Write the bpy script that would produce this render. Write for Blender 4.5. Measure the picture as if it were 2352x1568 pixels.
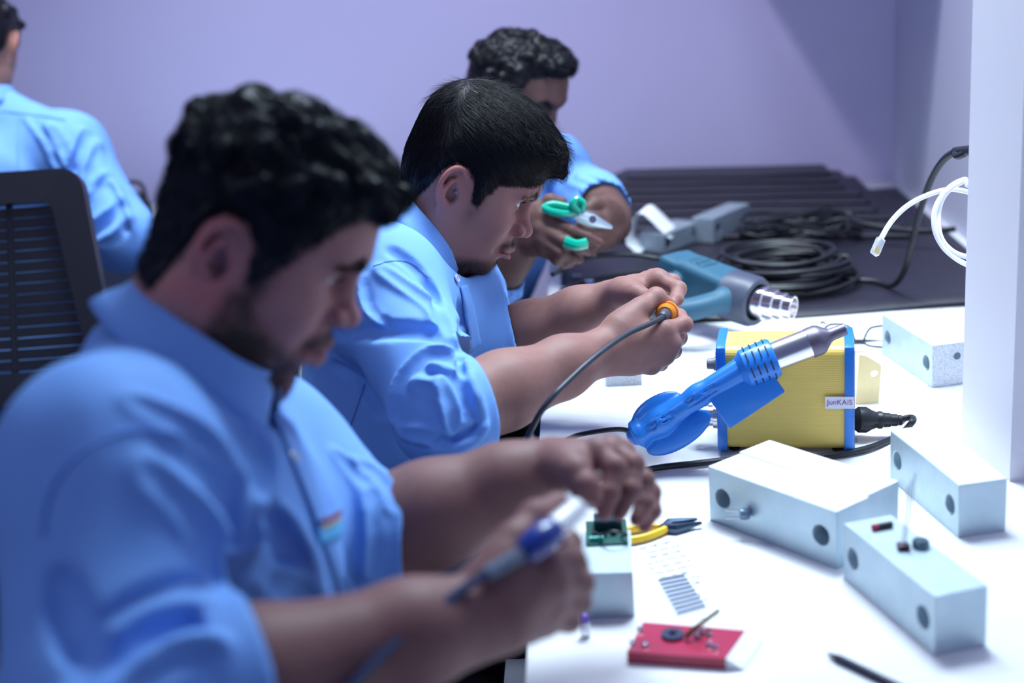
import bpy, bmesh, math, random
import numpy as np
from mathutils import Vector, Matrix

for _o in list(bpy.data.objects):
    bpy.data.objects.remove(_o)
SC = bpy.context.scene
COL = SC.collection
RNG = np.random.default_rng(7)
random.seed(7)

# ------------------------------------------------------------------ camera
FPX = 3267.0; CX, CY = 1176.0, 784.0            # focal length in pixels of a 2352 x 1568 frame (50 mm lens)
PITCH, YAW, ROLL = math.radians(16.8), math.radians(3.4), math.radians(4.0)
CAM = np.array([0.0, 0.0, 1.44])
FW = np.array([-math.sin(YAW)*math.cos(PITCH), math.cos(YAW)*math.cos(PITCH), -math.sin(PITCH)])
_rt0 = np.array([math.cos(YAW), math.sin(YAW), 0.0]); _up0 = np.cross(_rt0, FW)
RT = _rt0*math.cos(ROLL) - _up0*math.sin(ROLL); UP = np.cross(RT, FW)
cam_data = bpy.data.cameras.new('camera'); cam = bpy.data.objects.new('camera', cam_data); COL.objects.link(cam)
cam_data.sensor_width = 36.0; cam_data.lens = FPX/2352*36.0
cam_data.clip_start = 0.05; cam_data.clip_end = 60
cam.matrix_world = Matrix(((RT[0], UP[0], -FW[0], CAM[0]), (RT[1], UP[1], -FW[1], CAM[1]), (RT[2], UP[2], -FW[2], CAM[2]), (0, 0, 0, 1)))
cam_data.dof.use_dof = True; cam_data.dof.focus_distance = 1.86; cam_data.dof.aperture_fstop = 2.4
SC.camera = cam

def D(px, py, d):
    """The world point that stands at depth d (metres along the view axis) behind a pixel of the photograph."""
    return CAM + (FW + RT*((px-CX)/FPX) + UP*((CY-py)/FPX))*d
def T(px, py, z=0.75):
    """The point of a level plane (default: the desk top) seen at a pixel."""
    r = FW + RT*((px-CX)/FPX) + UP*((CY-py)/FPX)
    return CAM + r*((z-CAM[2])/r[2])

# ------------------------------------------------------------------ world, lights, exposure
SC.view_settings.view_transform = 'Standard'; SC.view_settings.look = 'None'
SC.view_settings.gamma = 1.0; SC.view_settings.use_curve_mapping = False
SC.view_settings.exposure = 0.14
W = bpy.data.worlds.new('room_ambience'); SC.world = W; W.use_nodes = True
W.node_tree.nodes['Background'].inputs[0].default_value = (0.32, 0.36, 0.80, 1)
W.node_tree.nodes['Background'].inputs[1].default_value = 0.27

def area(name, loc, target, sx, sy, power, color):
    l = bpy.data.lights.new(name, 'AREA'); l.shape = 'RECTANGLE'; l.size = sx; l.size_y = sy
    l.energy = power; l.color = color
    o = bpy.data.objects.new(name, l); COL.objects.link(o); o.location = loc
    o.rotation_euler = (Vector(target)-Vector(loc)).to_track_quat('-Z', 'Y').to_euler()
    return o
COOL = (0.72, 0.89, 1.0)
def lamp(loc, target, sx, sy, power, color, spread=120):
    o = area('ceiling_or_fill_light', loc, target, sx, sy, power, color); o.data.spread = math.radians(spread); return o
lamp((0.42, 1.98, 2.40), (0.34, 1.48, 0.75), 0.75, 0.50, 24, COOL, 115)          # over the near desks
lamp((-0.05, 2.55, 2.50), (-0.02, 2.20, 0.75), 0.20, 0.20, 6.5, COOL, 115)          # over the middle desk
lamp((-1.02, 2.75, 2.55), (-1.02, 2.75, 0.0), 0.40, 0.25, 13, COOL, 105)        # over the man at the left
lamp((-0.42, 2.55, 2.72), (0.10, 3.50, 1.00), 0.08, 0.08, 11, (0.88, 0.82, 1.0), 160)   # towards the back wall
lamp((-1.30, 0.30, 2.60), (-0.30, 1.50, 1.00), 0.50, 0.50, 5.0, (0.80, 0.84, 1.0), 160)  # added fill without a fixture, lifts the near sides of the men
# ------------------------------------------------------------------ materials
MATS = {}
def mat(name, color, rough=0.5, metal=0.0, spec=0.5, noise=None, bump=None, attr=None, sss=0.0, sss_r=(0.02, 0.008, 0.005), trans=0.0, emit=None, alpha=1.0, coat=0.0, ior=1.45):
    """Principled material. noise = (scale, amount, second colour); bump = (scale, strength, distance)."""
    if name in MATS: return MATS[name]
    m = bpy.data.materials.new(name); m.use_nodes = True; MATS[name] = m
    nt = m.node_tree; N = nt.nodes; L = nt.links; b = N['Principled BSDF']
    b.inputs['Base Color'].default_value = (*color, 1); b.inputs['Roughness'].default_value = rough
    b.inputs['Metallic'].default_value = metal; b.inputs['Specular IOR Level'].default_value = spec
    b.inputs['IOR'].default_value = ior; b.inputs['Alpha'].default_value = alpha
    b.inputs['Transmission Weight'].default_value = trans; b.inputs['Coat Weight'].default_value = coat
    if sss:
        b.inputs['Subsurface Weight'].default_value = sss; b.inputs['Subsurface Radius'].default_value = sss_r; b.inputs['Subsurface Scale'].default_value = 1.0
    if emit:
        b.inputs['Emission Color'].default_value = (*emit[0], 1); b.inputs['Emission Strength'].default_value = emit[1]
    tc = N.new('ShaderNodeTexCoord'); src = None
    if attr:
        a = N.new('ShaderNodeVertexColor'); a.layer_name = attr; src = a.outputs['Color']
    if noise:
        t = N.new('ShaderNodeTexNoise'); t.inputs['Scale'].default_value = noise[0]; t.inputs['Detail'].default_value = 5
        L.new(tc.outputs['Object'], t.inputs['Vector'])
        mx = N.new('ShaderNodeMix'); mx.data_type = 'RGBA'
        r = N.new('ShaderNodeMapRange'); r.inputs[1].default_value = 0.38; r.inputs[2].default_value = 0.68; r.inputs[4].default_value = noise[1]
        L.new(t.outputs['Fac'], r.inputs[0]); L.new(r.outputs[0], mx.inputs['Factor'])
        if src: L.new(src, mx.inputs[6])
        else: mx.inputs[6].default_value = (*color, 1)
        mx.inputs[7].default_value = (*noise[2], 1); src = mx.outputs[2]
    if src: L.new(src, b.inputs['Base Color'])
    if bump:
        t = N.new('ShaderNodeTexNoise'); t.inputs['Scale'].default_value = bump[0]; t.inputs['Detail'].default_value = 4
        L.new(tc.outputs['Object'], t.inputs['Vector'])
        bp = N.new('ShaderNodeBump'); bp.inputs['Strength'].default_value = bump[1]; bp.inputs['Distance'].default_value = bump[2]
        L.new(t.outputs['Fac'], bp.inputs['Height']); L.new(bp.outputs[0], b.inputs['Normal'])
    return m

# ------------------------------------------------------------------ objects
def link(name, me, m=None, parent=None, label=None, cat=None, group=None, kind=None, smooth=True):
    o = bpy.data.objects.new(name, me); COL.objects.link(o)
    if m is not None: me.materials.append(m)
    if parent is not None: o.parent = parent; o.matrix_parent_inverse = parent.matrix_world.inverted()
    if label: o['label'] = label
    if cat: o['category'] = cat
    if group: o['group'] = group
    if kind: o['kind'] = kind
    if smooth and len(me.polygons): me.polygons.foreach_set('use_smooth', [True]*len(me.polygons))
    return o
def thing(name, label, cat, loc=(0, 0, 0), rot=(0, 0, 0), group=None):
    o = bpy.data.objects.new(name, None); COL.objects.link(o); o.empty_display_size = 0.02
    M = Matrix.Translation(Vector(loc)) @ Matrix(rot).to_4x4() if isinstance(rot, Matrix) else Matrix.LocRotScale(Vector(loc), __import__('mathutils').Euler(rot), None)
    o.matrix_world = M; o['label'] = label; o['category'] = cat
    if group: o['group'] = group
    return o
def mesh_np(v, f, name='m'):
    me = bpy.data.meshes.new(name); v = np.asarray(v, np.float32); f = np.asarray(f, np.int32); n = f.shape[1]
    me.vertices.add(len(v)); me.vertices.foreach_set('co', v.ravel())
    me.loops.add(f.size); me.loops.foreach_set('vertex_index', f.ravel())
    me.polygons.add(len(f)); me.polygons.foreach_set('loop_start', np.arange(0, f.size, n, dtype=np.int32))
    me.polygons.foreach_set('loop_total', np.full(len(f), n, np.int32))
    me.update(calc_edges=True); me.validate(); return me
def set_color(me, c, name='Col'):
    a = me.color_attributes.new(name, 'FLOAT_COLOR', 'POINT')
    c = np.concatenate([np.asarray(c, np.float32), np.ones((len(c), 1), np.float32)], 1); a.data.foreach_set('color', c.ravel())

class MB:
    """Collects shapes into one mesh."""
    def __init__(s): s.bm = bmesh.new()
    def _x(s, vs, M):
        if M is not None: bmesh.ops.transform(s.bm, matrix=M, verts=vs)
        return s
    def box(s, size, loc=(0, 0, 0), bevel=0.0, seg=2, M=None):
        r = bmesh.ops.create_cube(s.bm, size=1.0); vs = r['verts']
        bmesh.ops.scale(s.bm, vec=size, verts=vs); bmesh.ops.translate(s.bm, vec=loc, verts=vs)
        if bevel:
            es = list({e for v in vs for e in v.link_edges})
            rr = bmesh.ops.bevel(s.bm, geom=es, offset=bevel, segments=seg, affect='EDGES', profile=0.5)
            vs = list({v for f in rr['faces'] for v in f.verts} | {v for v in vs if v.is_valid})
        return s._x(vs, M)
    def lathe(s, prof, n=24, M=None, caps=True):
        """prof = [(radius, z), ...] turned about the z axis."""
        rings = []; bm = s.bm
        for r, z in prof:
            rings.append([bm.verts.new((r*math.cos(2*math.pi*i/n), r*math.sin(2*math.pi*i/n), z)) for i in range(n)])
        for a, b in zip(rings, rings[1:]):
            for i in range(n): bm.faces.new((a[i], a[(i+1) % n], b[(i+1) % n], b[i]))
        if caps:
            for ring, rev in ((rings[0], True), (rings[-1], False)):
                bm.faces.new(list(reversed(ring)) if rev else ring)
        return s._x([v for r in rings for v in r], M)
    def prism(s, poly, h, M=None, bevel=0.0, z0=0.0):
        """2-D outline poly raised from z0 to z0 + h."""
        bm = s.bm
        a = [bm.verts.new((x, y, z0)) for x, y in poly]; b = [bm.verts.new((x, y, z0+h)) for x, y in poly]; n = len(poly)
        fs = [bm.faces.new(list(reversed(a))), bm.faces.new(b)]
        for i in range(n): fs.append(bm.faces.new((a[i], a[(i+1) % n], b[(i+1) % n], b[i])))
        vs = a+b
        if bevel:
            es = list({e for f in fs[:2] for e in f.edges})
            rr = bmesh.ops.bevel(bm, geom=es, offset=bevel, segments=2, affect='EDGES', profile=0.5)
            vs = list({v for f in rr['faces'] for v in f.verts} | {v for v in vs if v.is_valid})
        return s._x(vs, M)
    def tube(s, pts, r, n=8, closed=False, caps=True):
        pts = [np.asarray(p, float) for p in pts]; N = len(pts); bm = s.bm
        rr = [r]*N if np.isscalar(r) else list(r); rings = []; nrm = None
        for i, p in enumerate(pts):
            a = pts[(i-1) % N] if (closed or i > 0) else p; b = pts[(i+1) % N] if (closed or i < N-1) else p
            t = b-a; t = t/(np.linalg.norm(t)+1e-12)
            if nrm is None: nrm = np.cross(t, (0.3, 0.2, 1.0) if abs(t[2]) < 0.9 else (1.0, 0, 0))
            nrm = nrm-t*np.dot(nrm, t); nrm = nrm/(np.linalg.norm(nrm)+1e-12); bn = np.cross(t, nrm)
            rings.append([bm.verts.new(p+rr[i]*(nrm*math.cos(2*math.pi*k/n)+bn*math.sin(2*math.pi*k/n))) for k in range(n)])
        for i in range(N if closed else N-1):
            a, b = rings[i], rings[(i+1) % N]
            for k in range(n): bm.faces.new((a[k], a[(k+1) % n], b[(k+1) % n], b[k]))
        if caps and not closed:
            bm.faces.new(list(reversed(rings[0]))); bm.faces.new(rings[-1])
        return s
    def loft(s, rings, closed=True, caps=False):
        """rings of equal length, closed loops when closed."""
        bm = s.bm; R = [[bm.verts.new(p) for p in r] for r in rings]; n = len(R[0])
        for a, b in zip(R, R[1:]):
            for i in range(n if closed else n-1): bm.faces.new((a[i], a[(i+1) % n], b[(i+1) % n], b[i]))
        if caps: bm.faces.new(list(reversed(R[0]))); bm.faces.new(R[-1])
        return s
    def mesh(s, name='m', recalc=True):
        if recalc: bmesh.ops.recalc_face_normals(s.bm, faces=s.bm.faces)
        me = bpy.data.meshes.new(name); s.bm.to_mesh(me); s.bm.free(); return me
    def build(s, name, m, parent=None, smooth=True, angle=0.6, **kw):
        me = s.mesh(name); o = link(name, me, m, parent, smooth=False, **kw)
        if smooth:
            me.polygons.foreach_set('use_smooth', [True]*len(me.polygons)); sharp(me, angle)
        return o
def sharp(me, angle=0.6):
    me.set_sharp_from_angle(angle=angle)
def spline(pts, n=8, closed=False):
    """Catmull-Rom curve through points (any dimension)."""
    P = np.asarray(pts, float); N = len(P); out = []
    segs = N if closed else N-1
    for i in range(segs):
        if closed: p0, p1, p2, p3 = P[(i-1) % N], P[i], P[(i+1) % N], P[(i+2) % N]
        else: p0, p1, p2, p3 = P[max(i-1, 0)], P[i], P[i+1], P[min(i+2, N-1)]
        for k in range(n):
            t = k/n
            out.append(0.5*((2*p1)+(-p0+p2)*t+(2*p0-5*p1+4*p2-p3)*t*t+(-p0+3*p1-3*p2+p3)*t**3))
    if not closed: out.append(P[-1])
    return np.array(out)
def frame(origin, x=None, y=None, z=None):
    """Matrix with the given axes (two of x, y, z as world vectors; the first named is kept exact)."""
    n = lambda v: np.asarray(v, float)/np.linalg.norm(v)
    if x is not None and z is not None: x = n(x); y = n(np.cross(z, x)); z = np.cross(x, y)
    elif x is not None: x = n(x); z = n(np.cross(x, y)); y = np.cross(z, x)
    else: z = n(z); y = n(np.cross(z, (1, 0, 0) if abs(z[0]) < 0.9 else (0, 1, 0))) if y is None else n(y); x = n(np.cross(y, z)); y = np.cross(z, x)
    return Matrix(((x[0], y[0], z[0], origin[0]), (x[1], y[1], z[1], origin[1]), (x[2], y[2], z[2], origin[2]), (0, 0, 0, 1)))

# ------------------------------------------------------------------ soft solids (distance field -> one continuous surface)
class Field:
    def __init__(s, lo, hi, h):
        s.lo = np.asarray(lo, np.float32); s.h = np.float32(h)
        s.n = np.ceil((np.asarray(hi)-s.lo)/h).astype(int)+1
        s.d = np.full(s.n, 0.05, np.float32)
        s.ax = [s.lo[i]+np.arange(s.n[i], dtype=np.float32)*s.h for i in range(3)]
    def sl(s, lo, hi, pad):
        a = np.clip(((np.asarray(lo)-pad-s.lo)/s.h).astype(int), 0, s.n); b = np.clip(((np.asarray(hi)+pad-s.lo)/s.h).astype(int)+2, 0, s.n)
        return tuple(slice(a[i], b[i]) for i in range(3))
    def grid(s, q):
        return s.ax[0][q[0]][:, None, None], s.ax[1][q[1]][None, :, None], s.ax[2][q[2]][None, None, :]
    def put(s, fn, lo, hi, k, mode='add'):
        k = max(k, 1e-5); q = s.sl(lo, hi, k+2*s.h+(0.006 if mode == 'add' else 0))
        if any(x.stop <= x.start for x in q): return s
        X, Y, Z = s.grid(q); b = fn(X, Y, Z); a = s.d[q]
        if mode == 'add':
            hh = np.maximum(k-np.abs(a-b), 0)/k; s.d[q] = np.minimum(a, b)-hh*hh*k*0.25
        elif mode == 'sub':
            b = -b; hh = np.maximum(k-np.abs(a-b), 0)/k; s.d[q] = np.maximum(a, b)+hh*hh*k*0.25
        return s
    def cone(s, a, b, r1, r2=None, k=0.01, mode='add'):
        a = np.asarray(a, float); b = np.asarray(b, float); r2 = r1 if r2 is None else r2
        ab = b-a; L2 = max(float(ab @ ab), 1e-12)
        def fn(X, Y, Z):
            px, py, pz = X-a[0], Y-a[1], Z-a[2]
            t = np.clip((px*ab[0]+py*ab[1]+pz*ab[2])/L2, 0, 1)
            return np.sqrt((px-t*ab[0])**2+(py-t*ab[1])**2+(pz-t*ab[2])**2)-(r1+(r2-r1)*t)
        R = max(r1, r2)
        return s.put(fn, np.minimum(a, b)-R, np.maximum(a, b)+R, k, mode)
    def ell(s, c, r, k=0.01, mode='add', R=None):
        c = np.asarray(c, float); r = np.asarray(r, float)
        R = np.eye(3) if R is None else np.asarray(R, float)      # columns = axes
        def fn(X, Y, Z):
            px, py, pz = X-c[0], Y-c[1], Z-c[2]
            u = (px*R[0, 0]+py*R[1, 0]+pz*R[2, 0]); v = (px*R[0, 1]+py*R[1, 1]+pz*R[2, 1]); w = (px*R[0, 2]+py*R[1, 2]+pz*R[2, 2])
            k0 = np.sqrt((u/r[0])**2+(v/r[1])**2+(w/r[2])**2); k1 = np.sqrt((u/r[0]**2)**2+(v/r[1]**2)**2+(w/r[2]**2)**2)+1e-9
            return k0*(k0-1)/k1
        ext = np.sqrt(((R*r)**2).sum(1))
        return s.put(fn, c-ext, c+ext, k, mode)
    def cyl(s, a, b, r1, r2=None, k=0.004, mode='add', edge=0.0):
        """Flat-ended tapered cylinder."""
        a = np.asarray(a, float); b = np.asarray(b, float); r2 = r1 if r2 is None else r2; ab = b-a; L = float(np.linalg.norm(ab)); u = ab/L
        def fn(X, Y, Z):
            px, py, pz = X-a[0], Y-a[1], Z-a[2]; t = px*u[0]+py*u[1]+pz*u[2]
            rad = np.sqrt(np.maximum(px*px+py*py+pz*pz-t*t, 0)); dr = rad-(r1+(r2-r1)*np.clip(t/L, 0, 1))+edge; da = np.abs(t-L/2)-L/2+edge
            return np.minimum(np.maximum(dr, da), 0)+np.sqrt(np.maximum(dr, 0)**2+np.maximum(da, 0)**2)-edge
        R = max(r1, r2); return s.put(fn, np.minimum(a, b)-R, np.maximum(a, b)+R, k, mode)
    def rbox(s, c, half, R, rnd=0.006, k=0.006, mode='add', taper=0.0):
        """Rounded box; columns of R are its axes; taper narrows the two cross axes towards +x."""
        c = np.asarray(c, float); hf = np.asarray(half, float); R = np.asarray(R, float)
        def fn(X, Y, Z):
            px, py, pz = X-c[0], Y-c[1], Z-c[2]
            u, v, w = [px*R[0, i]+py*R[1, i]+pz*R[2, i] for i in range(3)]
            g = 1-taper*(u/hf[0]*0.5+0.5); q = [np.abs(u)-(hf[0]-rnd), np.abs(v)-(hf[1]*g-rnd), np.abs(w)-(hf[2]*g-rnd)]
            return np.sqrt(sum(np.maximum(t, 0)**2 for t in q))+np.minimum(np.maximum(np.maximum(q[0], q[1]), q[2]), 0)-rnd
        ext = np.abs(R*hf).sum(1); return s.put(fn, c-ext, c+ext, k, mode)
    def chain(s, pts, rs, k=0.01, mode='add'):
        for i in range(len(pts)-1): s.cone(pts[i], pts[i+1], rs[i], rs[i+1], k, mode)
        return s
    def sample(s, P):
        """Trilinear value and gradient at points."""
        g = (np.asarray(P, np.float32)-s.lo)/s.h; i = np.clip(np.floor(g).astype(int), 0, s.n-2); f = np.clip(g-i, 0, 1)
        d = s.d; c = {}
        for a in (0, 1):
            for b in (0, 1):
                for e in (0, 1): c[a, b, e] = d[i[:, 0]+a, i[:, 1]+b, i[:, 2]+e]
        x, y, z = f[:, 0], f[:, 1], f[:, 2]
        l = lambda p, q, t: p+(q-p)*t
        val = l(l(l(c[0, 0, 0], c[1, 0, 0], x), l(c[0, 1, 0], c[1, 1, 0], x), y), l(l(c[0, 0, 1], c[1, 0, 1], x), l(c[0, 1, 1], c[1, 1, 1], x), y), z)
        gx = l(l(c[1, 0, 0]-c[0, 0, 0], c[1, 1, 0]-c[0, 1, 0], y), l(c[1, 0, 1]-c[0, 0, 1], c[1, 1, 1]-c[0, 1, 1], y), z)
        gy = l(l(c[0, 1, 0]-c[0, 0, 0], c[1, 1, 0]-c[1, 0, 0], x), l(c[0, 1, 1]-c[0, 0, 1], c[1, 1, 1]-c[1, 0, 1], x), z)
        gz = l(l(c[0, 0, 1]-c[0, 0, 0], c[1, 0, 1]-c[1, 0, 0], x), l(c[0, 1, 1]-c[0, 1, 0], c[1, 1, 1]-c[1, 1, 0], x), y)
        G = np.stack([gx, gy, gz], 1); return val, G/(np.linalg.norm(G, axis=1, keepdims=True)+1e-9)
    def mesh(s):
        """Surface nets."""
        d = s.d; ins = d < 0; nx, ny, nz = d.shape
        cs = np.zeros((nx-1, ny-1, nz-1), np.int8)
        for a in (0, 1):
            for b in (0, 1):
                for e in (0, 1): cs += ins[a:nx-1+a, b:ny-1+b, e:nz-1+e]
        I = np.argwhere((cs > 0) & (cs < 8)); idx = np.full(cs.shape, -1, np.int32); idx[I[:, 0], I[:, 1], I[:, 2]] = np.arange(len(I))
        acc = np.zeros((len(I), 3), np.float32); cnt = np.zeros(len(I), np.float32)
        C = [(a, b, e) for a in (0, 1) for b in (0, 1) for e in (0, 1)]
        val = {c: d[I[:, 0]+c[0], I[:, 1]+c[1], I[:, 2]+c[2]] for c in C}
        for c in C:
            for ax in range(3):
                if c[ax]: continue
                e = list(c); e[ax] = 1; e = tuple(e); va, vb = val[c], val[e]; m = (va < 0) != (vb < 0)
                t = va/(va-vb+(~m)*1.0); p = np.tile(np.array(c, np.float32), (len(I), 1)); p[:, ax] = t
                acc[m] += p[m]; cnt[m] += 1
        V = (I+acc/cnt[:, None])*s.h+s.lo
        F = []
        for ax in range(3):
            o1, o2 = [(1, 2), (2, 0), (0, 1)][ax]
            A = [slice(None)]*3; B = [slice(None)]*3; A[ax] = slice(0, -1); B[ax] = slice(1, None)
            a, b = ins[tuple(A)], ins[tuple(B)]; E = np.argwhere(a != b)
            ok = (E[:, o1] > 0) & (E[:, o2] > 0) & (E[:, o1] < s.n[o1]-1) & (E[:, o2] < s.n[o2]-1); E = E[ok]
            fl = a[E[:, 0], E[:, 1], E[:, 2]]
            def ix(du, dv):
                q = E.copy(); q[:, o1] -= du; q[:, o2] -= dv; return idx[q[:, 0], q[:, 1], q[:, 2]]
            Q = np.stack([ix(1, 1), ix(0, 1), ix(0, 0), ix(1, 0)], 1); Q[~fl] = Q[~fl][:, ::-1]; F.append(Q)
        F = np.concatenate(F); F = F[(F >= 0).all(1)]
        return V.astype(np.float32), F.astype(np.int32)

def smooth_noise(P, scale, seed=0, octaves=3):
    """Cheap band-limited noise from sines; P (n,3) -> (n,)."""
    r = np.random.default_rng(seed); out = np.zeros(len(P)); amp = 1.0
    for o in range(octaves):
        for j in range(4):
            w = r.normal(size=3); w = w/np.linalg.norm(w)*scale*(1.7**o)*r.uniform(0.7, 1.3)
            out += amp*np.sin(P @ w+r.uniform(0, 6.28))
        amp *= 0.55
    return out/4
def strands(P, radius, sides=3):
    """P (n, s, 3) polylines -> verts, quad faces of thin tapering tubes."""
    n, s, _ = P.shape
    t = np.gradient(P, axis=1); t /= np.linalg.norm(t, axis=2, keepdims=True)+1e-9
    ref = np.array([0.31, 0.75, 0.58]); u = np.cross(t, ref); u /= np.linalg.norm(u, axis=2, keepdims=True)+1e-9; w = np.cross(t, u)
    tap = np.linspace(1, 0.0, s)**0.6; tap[-1] = 0.06
    rad = (np.asarray(radius).reshape(-1, 1)*tap[None])[..., None]
    V = np.stack([P+rad*(u*math.cos(2*math.pi*k/sides)+w*math.sin(2*math.pi*k/sides)) for k in range(sides)], 2)  # n,s,sides,3
    base = (np.arange(n)*s*sides)[:, None, None]+(np.arange(s-1)*sides)[None, :, None]; k = np.arange(sides)[None, None]; k2 = (k+1) % sides
    F = np.stack([base+k, base+k2, base+sides+k2, base+sides+k], -1).reshape(-1, 4)
    return V.reshape(-1, 3), F
def join_np(parts):
    V = []; F = []; n = 0
    for v, f in parts: V.append(v); F.append(np.asarray(f)+n); n += len(v)
    return np.concatenate(V), np.concatenate(F)
# ------------------------------------------------------------------ the room
M_WALL = mat('painted_wall', (0.60, 0.56, 0.80), 0.6, noise=(1.3, 0.25, (0.57, 0.53, 0.78)))
M_WALL_R = mat('painted_wall_side', (0.62, 0.63, 0.76), 0.6)
M_DESK = mat('white_laminate', (0.86, 0.86, 0.88), 0.09, spec=0.5, noise=(6, 0.2, (0.83, 0.84, 0.87)))
M_FLOOR = mat('floor_tiles', (0.16, 0.16, 0.20), 0.35, noise=(3, 0.4, (0.12, 0.12, 0.15)))
DESK_Z = 0.75; EDGE = -0.08
WC = np.array([0.757, 3.50]); WDIR = np.array([-0.98, 0.20])      # corner of the room and the run of the back wall
def wall_pt(s, z=0.0): p = WC+WDIR*s; return np.array([p[0], p[1], z])
def slab(p, q, z0, z1, th):
    """Upright slab from p to q (2-D), thickness th to the left of p->q."""
    p = np.asarray(p[:2], float); q = np.asarray(q[:2], float); d = (q-p)/np.linalg.norm(q-p); n = np.array([-d[1], d[0]])*th
    return MB().prism([tuple(p), tuple(q), tuple(q+n), tuple(p+n)], z1-z0, z0=z0)
fl = MB().box((7, 8, 0.1), (-1.2, 1.6, -0.05)).build('floor', M_FLOOR, kind='structure')
wb = slab(wall_pt(4.2), wall_pt(-0.1), 0, 3.0, 0.12).build('wall_back', M_WALL, kind='structure')
wr = slab(wall_pt(0), (0.757, -0.6), 0, 3.0, 0.12).build('wall_right', M_WALL_R, kind='structure')
# board edge that shows in the right half of the back wall
sb = slab(wall_pt(0.165)+np.array([0, -0.004, 0]), wall_pt(0.0)+np.array([0, -0.004, 0]), 0.0, 3.0, 0.006).build('trim_1', M_WALL, kind='structure')
sf = MB().box((0.497, 0.56, 0.05), (0.5065, 3.215, 1.575), 0.002).build('shadow_shelf', M_WALL_R, kind='structure')      # unseen shelf, added to cast the slanting shadow on the back wall
# post at the end of the desk partition
post = thing('partition_post', 'white square post standing on the desk at the right edge', 'post', (0.53, 1.66, DESK_Z))
MB().prism([(0.466, 1.735), (0.487, 1.597), (0.62, 1.60), (0.62, 1.735)], 2.2, z0=DESK_Z).build('post_body', mat('white_board', (0.86, 0.84, 0.90), 0.45), post, smooth=False)

def desk(y0, y1, label, gap=0.002):
    d = thing('desk', label, 'desk', (0.33, (y0+y1)/2, 0))
    MB().box((0.757-EDGE, y1-y0-gap, 0.028), ((0.757+EDGE)/2, (y0+y1)/2, DESK_Z-0.014), 0.0015, 2).build('desk_top', M_DESK, d)
    m = mat('desk_legs', (0.55, 0.56, 0.60), 0.4, 0.3)
    for x in (0.44, 0.69):
        for y in (y0+0.06, y1-0.06): MB().box((0.05, 0.05, DESK_Z-0.028), (x, y, (DESK_Z-0.028)/2), 0.003).build('leg', m, d)
    MB().box((0.02, y1-y0-0.22, 0.35), (0.70, (y0+y1)/2, 0.50), 0.002).build('back_panel', M_DESK, d)
    return d
desk(0.35, 1.12, 'white desk nearest the camera, at the lower right corner')
desk(1.12, 1.952, 'white desk with the yellow soldering station on it')
desk(1.952, 2.72, 'white desk with the teal heat gun on it')
desk(2.72, 3.47, 'white desk below the back wall, under the black mats')
# ------------------------------------------------------------------ people: heads
def poly_sd(x, z, poly):
    """Signed distance in the side view to an outline, positive inside."""
    P = np.asarray(poly, float); d = np.full(np.broadcast(x, z).shape, 1e9); ins = np.zeros(d.shape, bool)
    for i in range(len(P)):
        a, b = P[i], P[(i+1) % len(P)]; e = b-a; wx, wz = x-a[0], z-a[1]
        t = np.clip((wx*e[0]+wz*e[1])/(e @ e), 0, 1); d = np.minimum(d, (wx-e[0]*t)**2+(wz-e[1]*t)**2)
        c = (a[1] <= z) != (b[1] <= z); xc = a[0]+(z-a[1])*e[0]/(e[1] if abs(e[1]) > 1e-9 else 1e-9)
        ins ^= c & (x < xc)
    return np.where(ins, 1, -1)*np.sqrt(d)
def seg_d(V, a, b):
    a = np.asarray(a, float); b = np.asarray(b, float); e = b-a; t = np.clip(((V-a) @ e)/(e @ e), 0, 1)
    return np.linalg.norm(V-a-t[:, None]*e, axis=1)
def sstep(a, b, x): t = np.clip((x-a)/(b-a), 0, 1); return t*t*(3-2*t)

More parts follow.
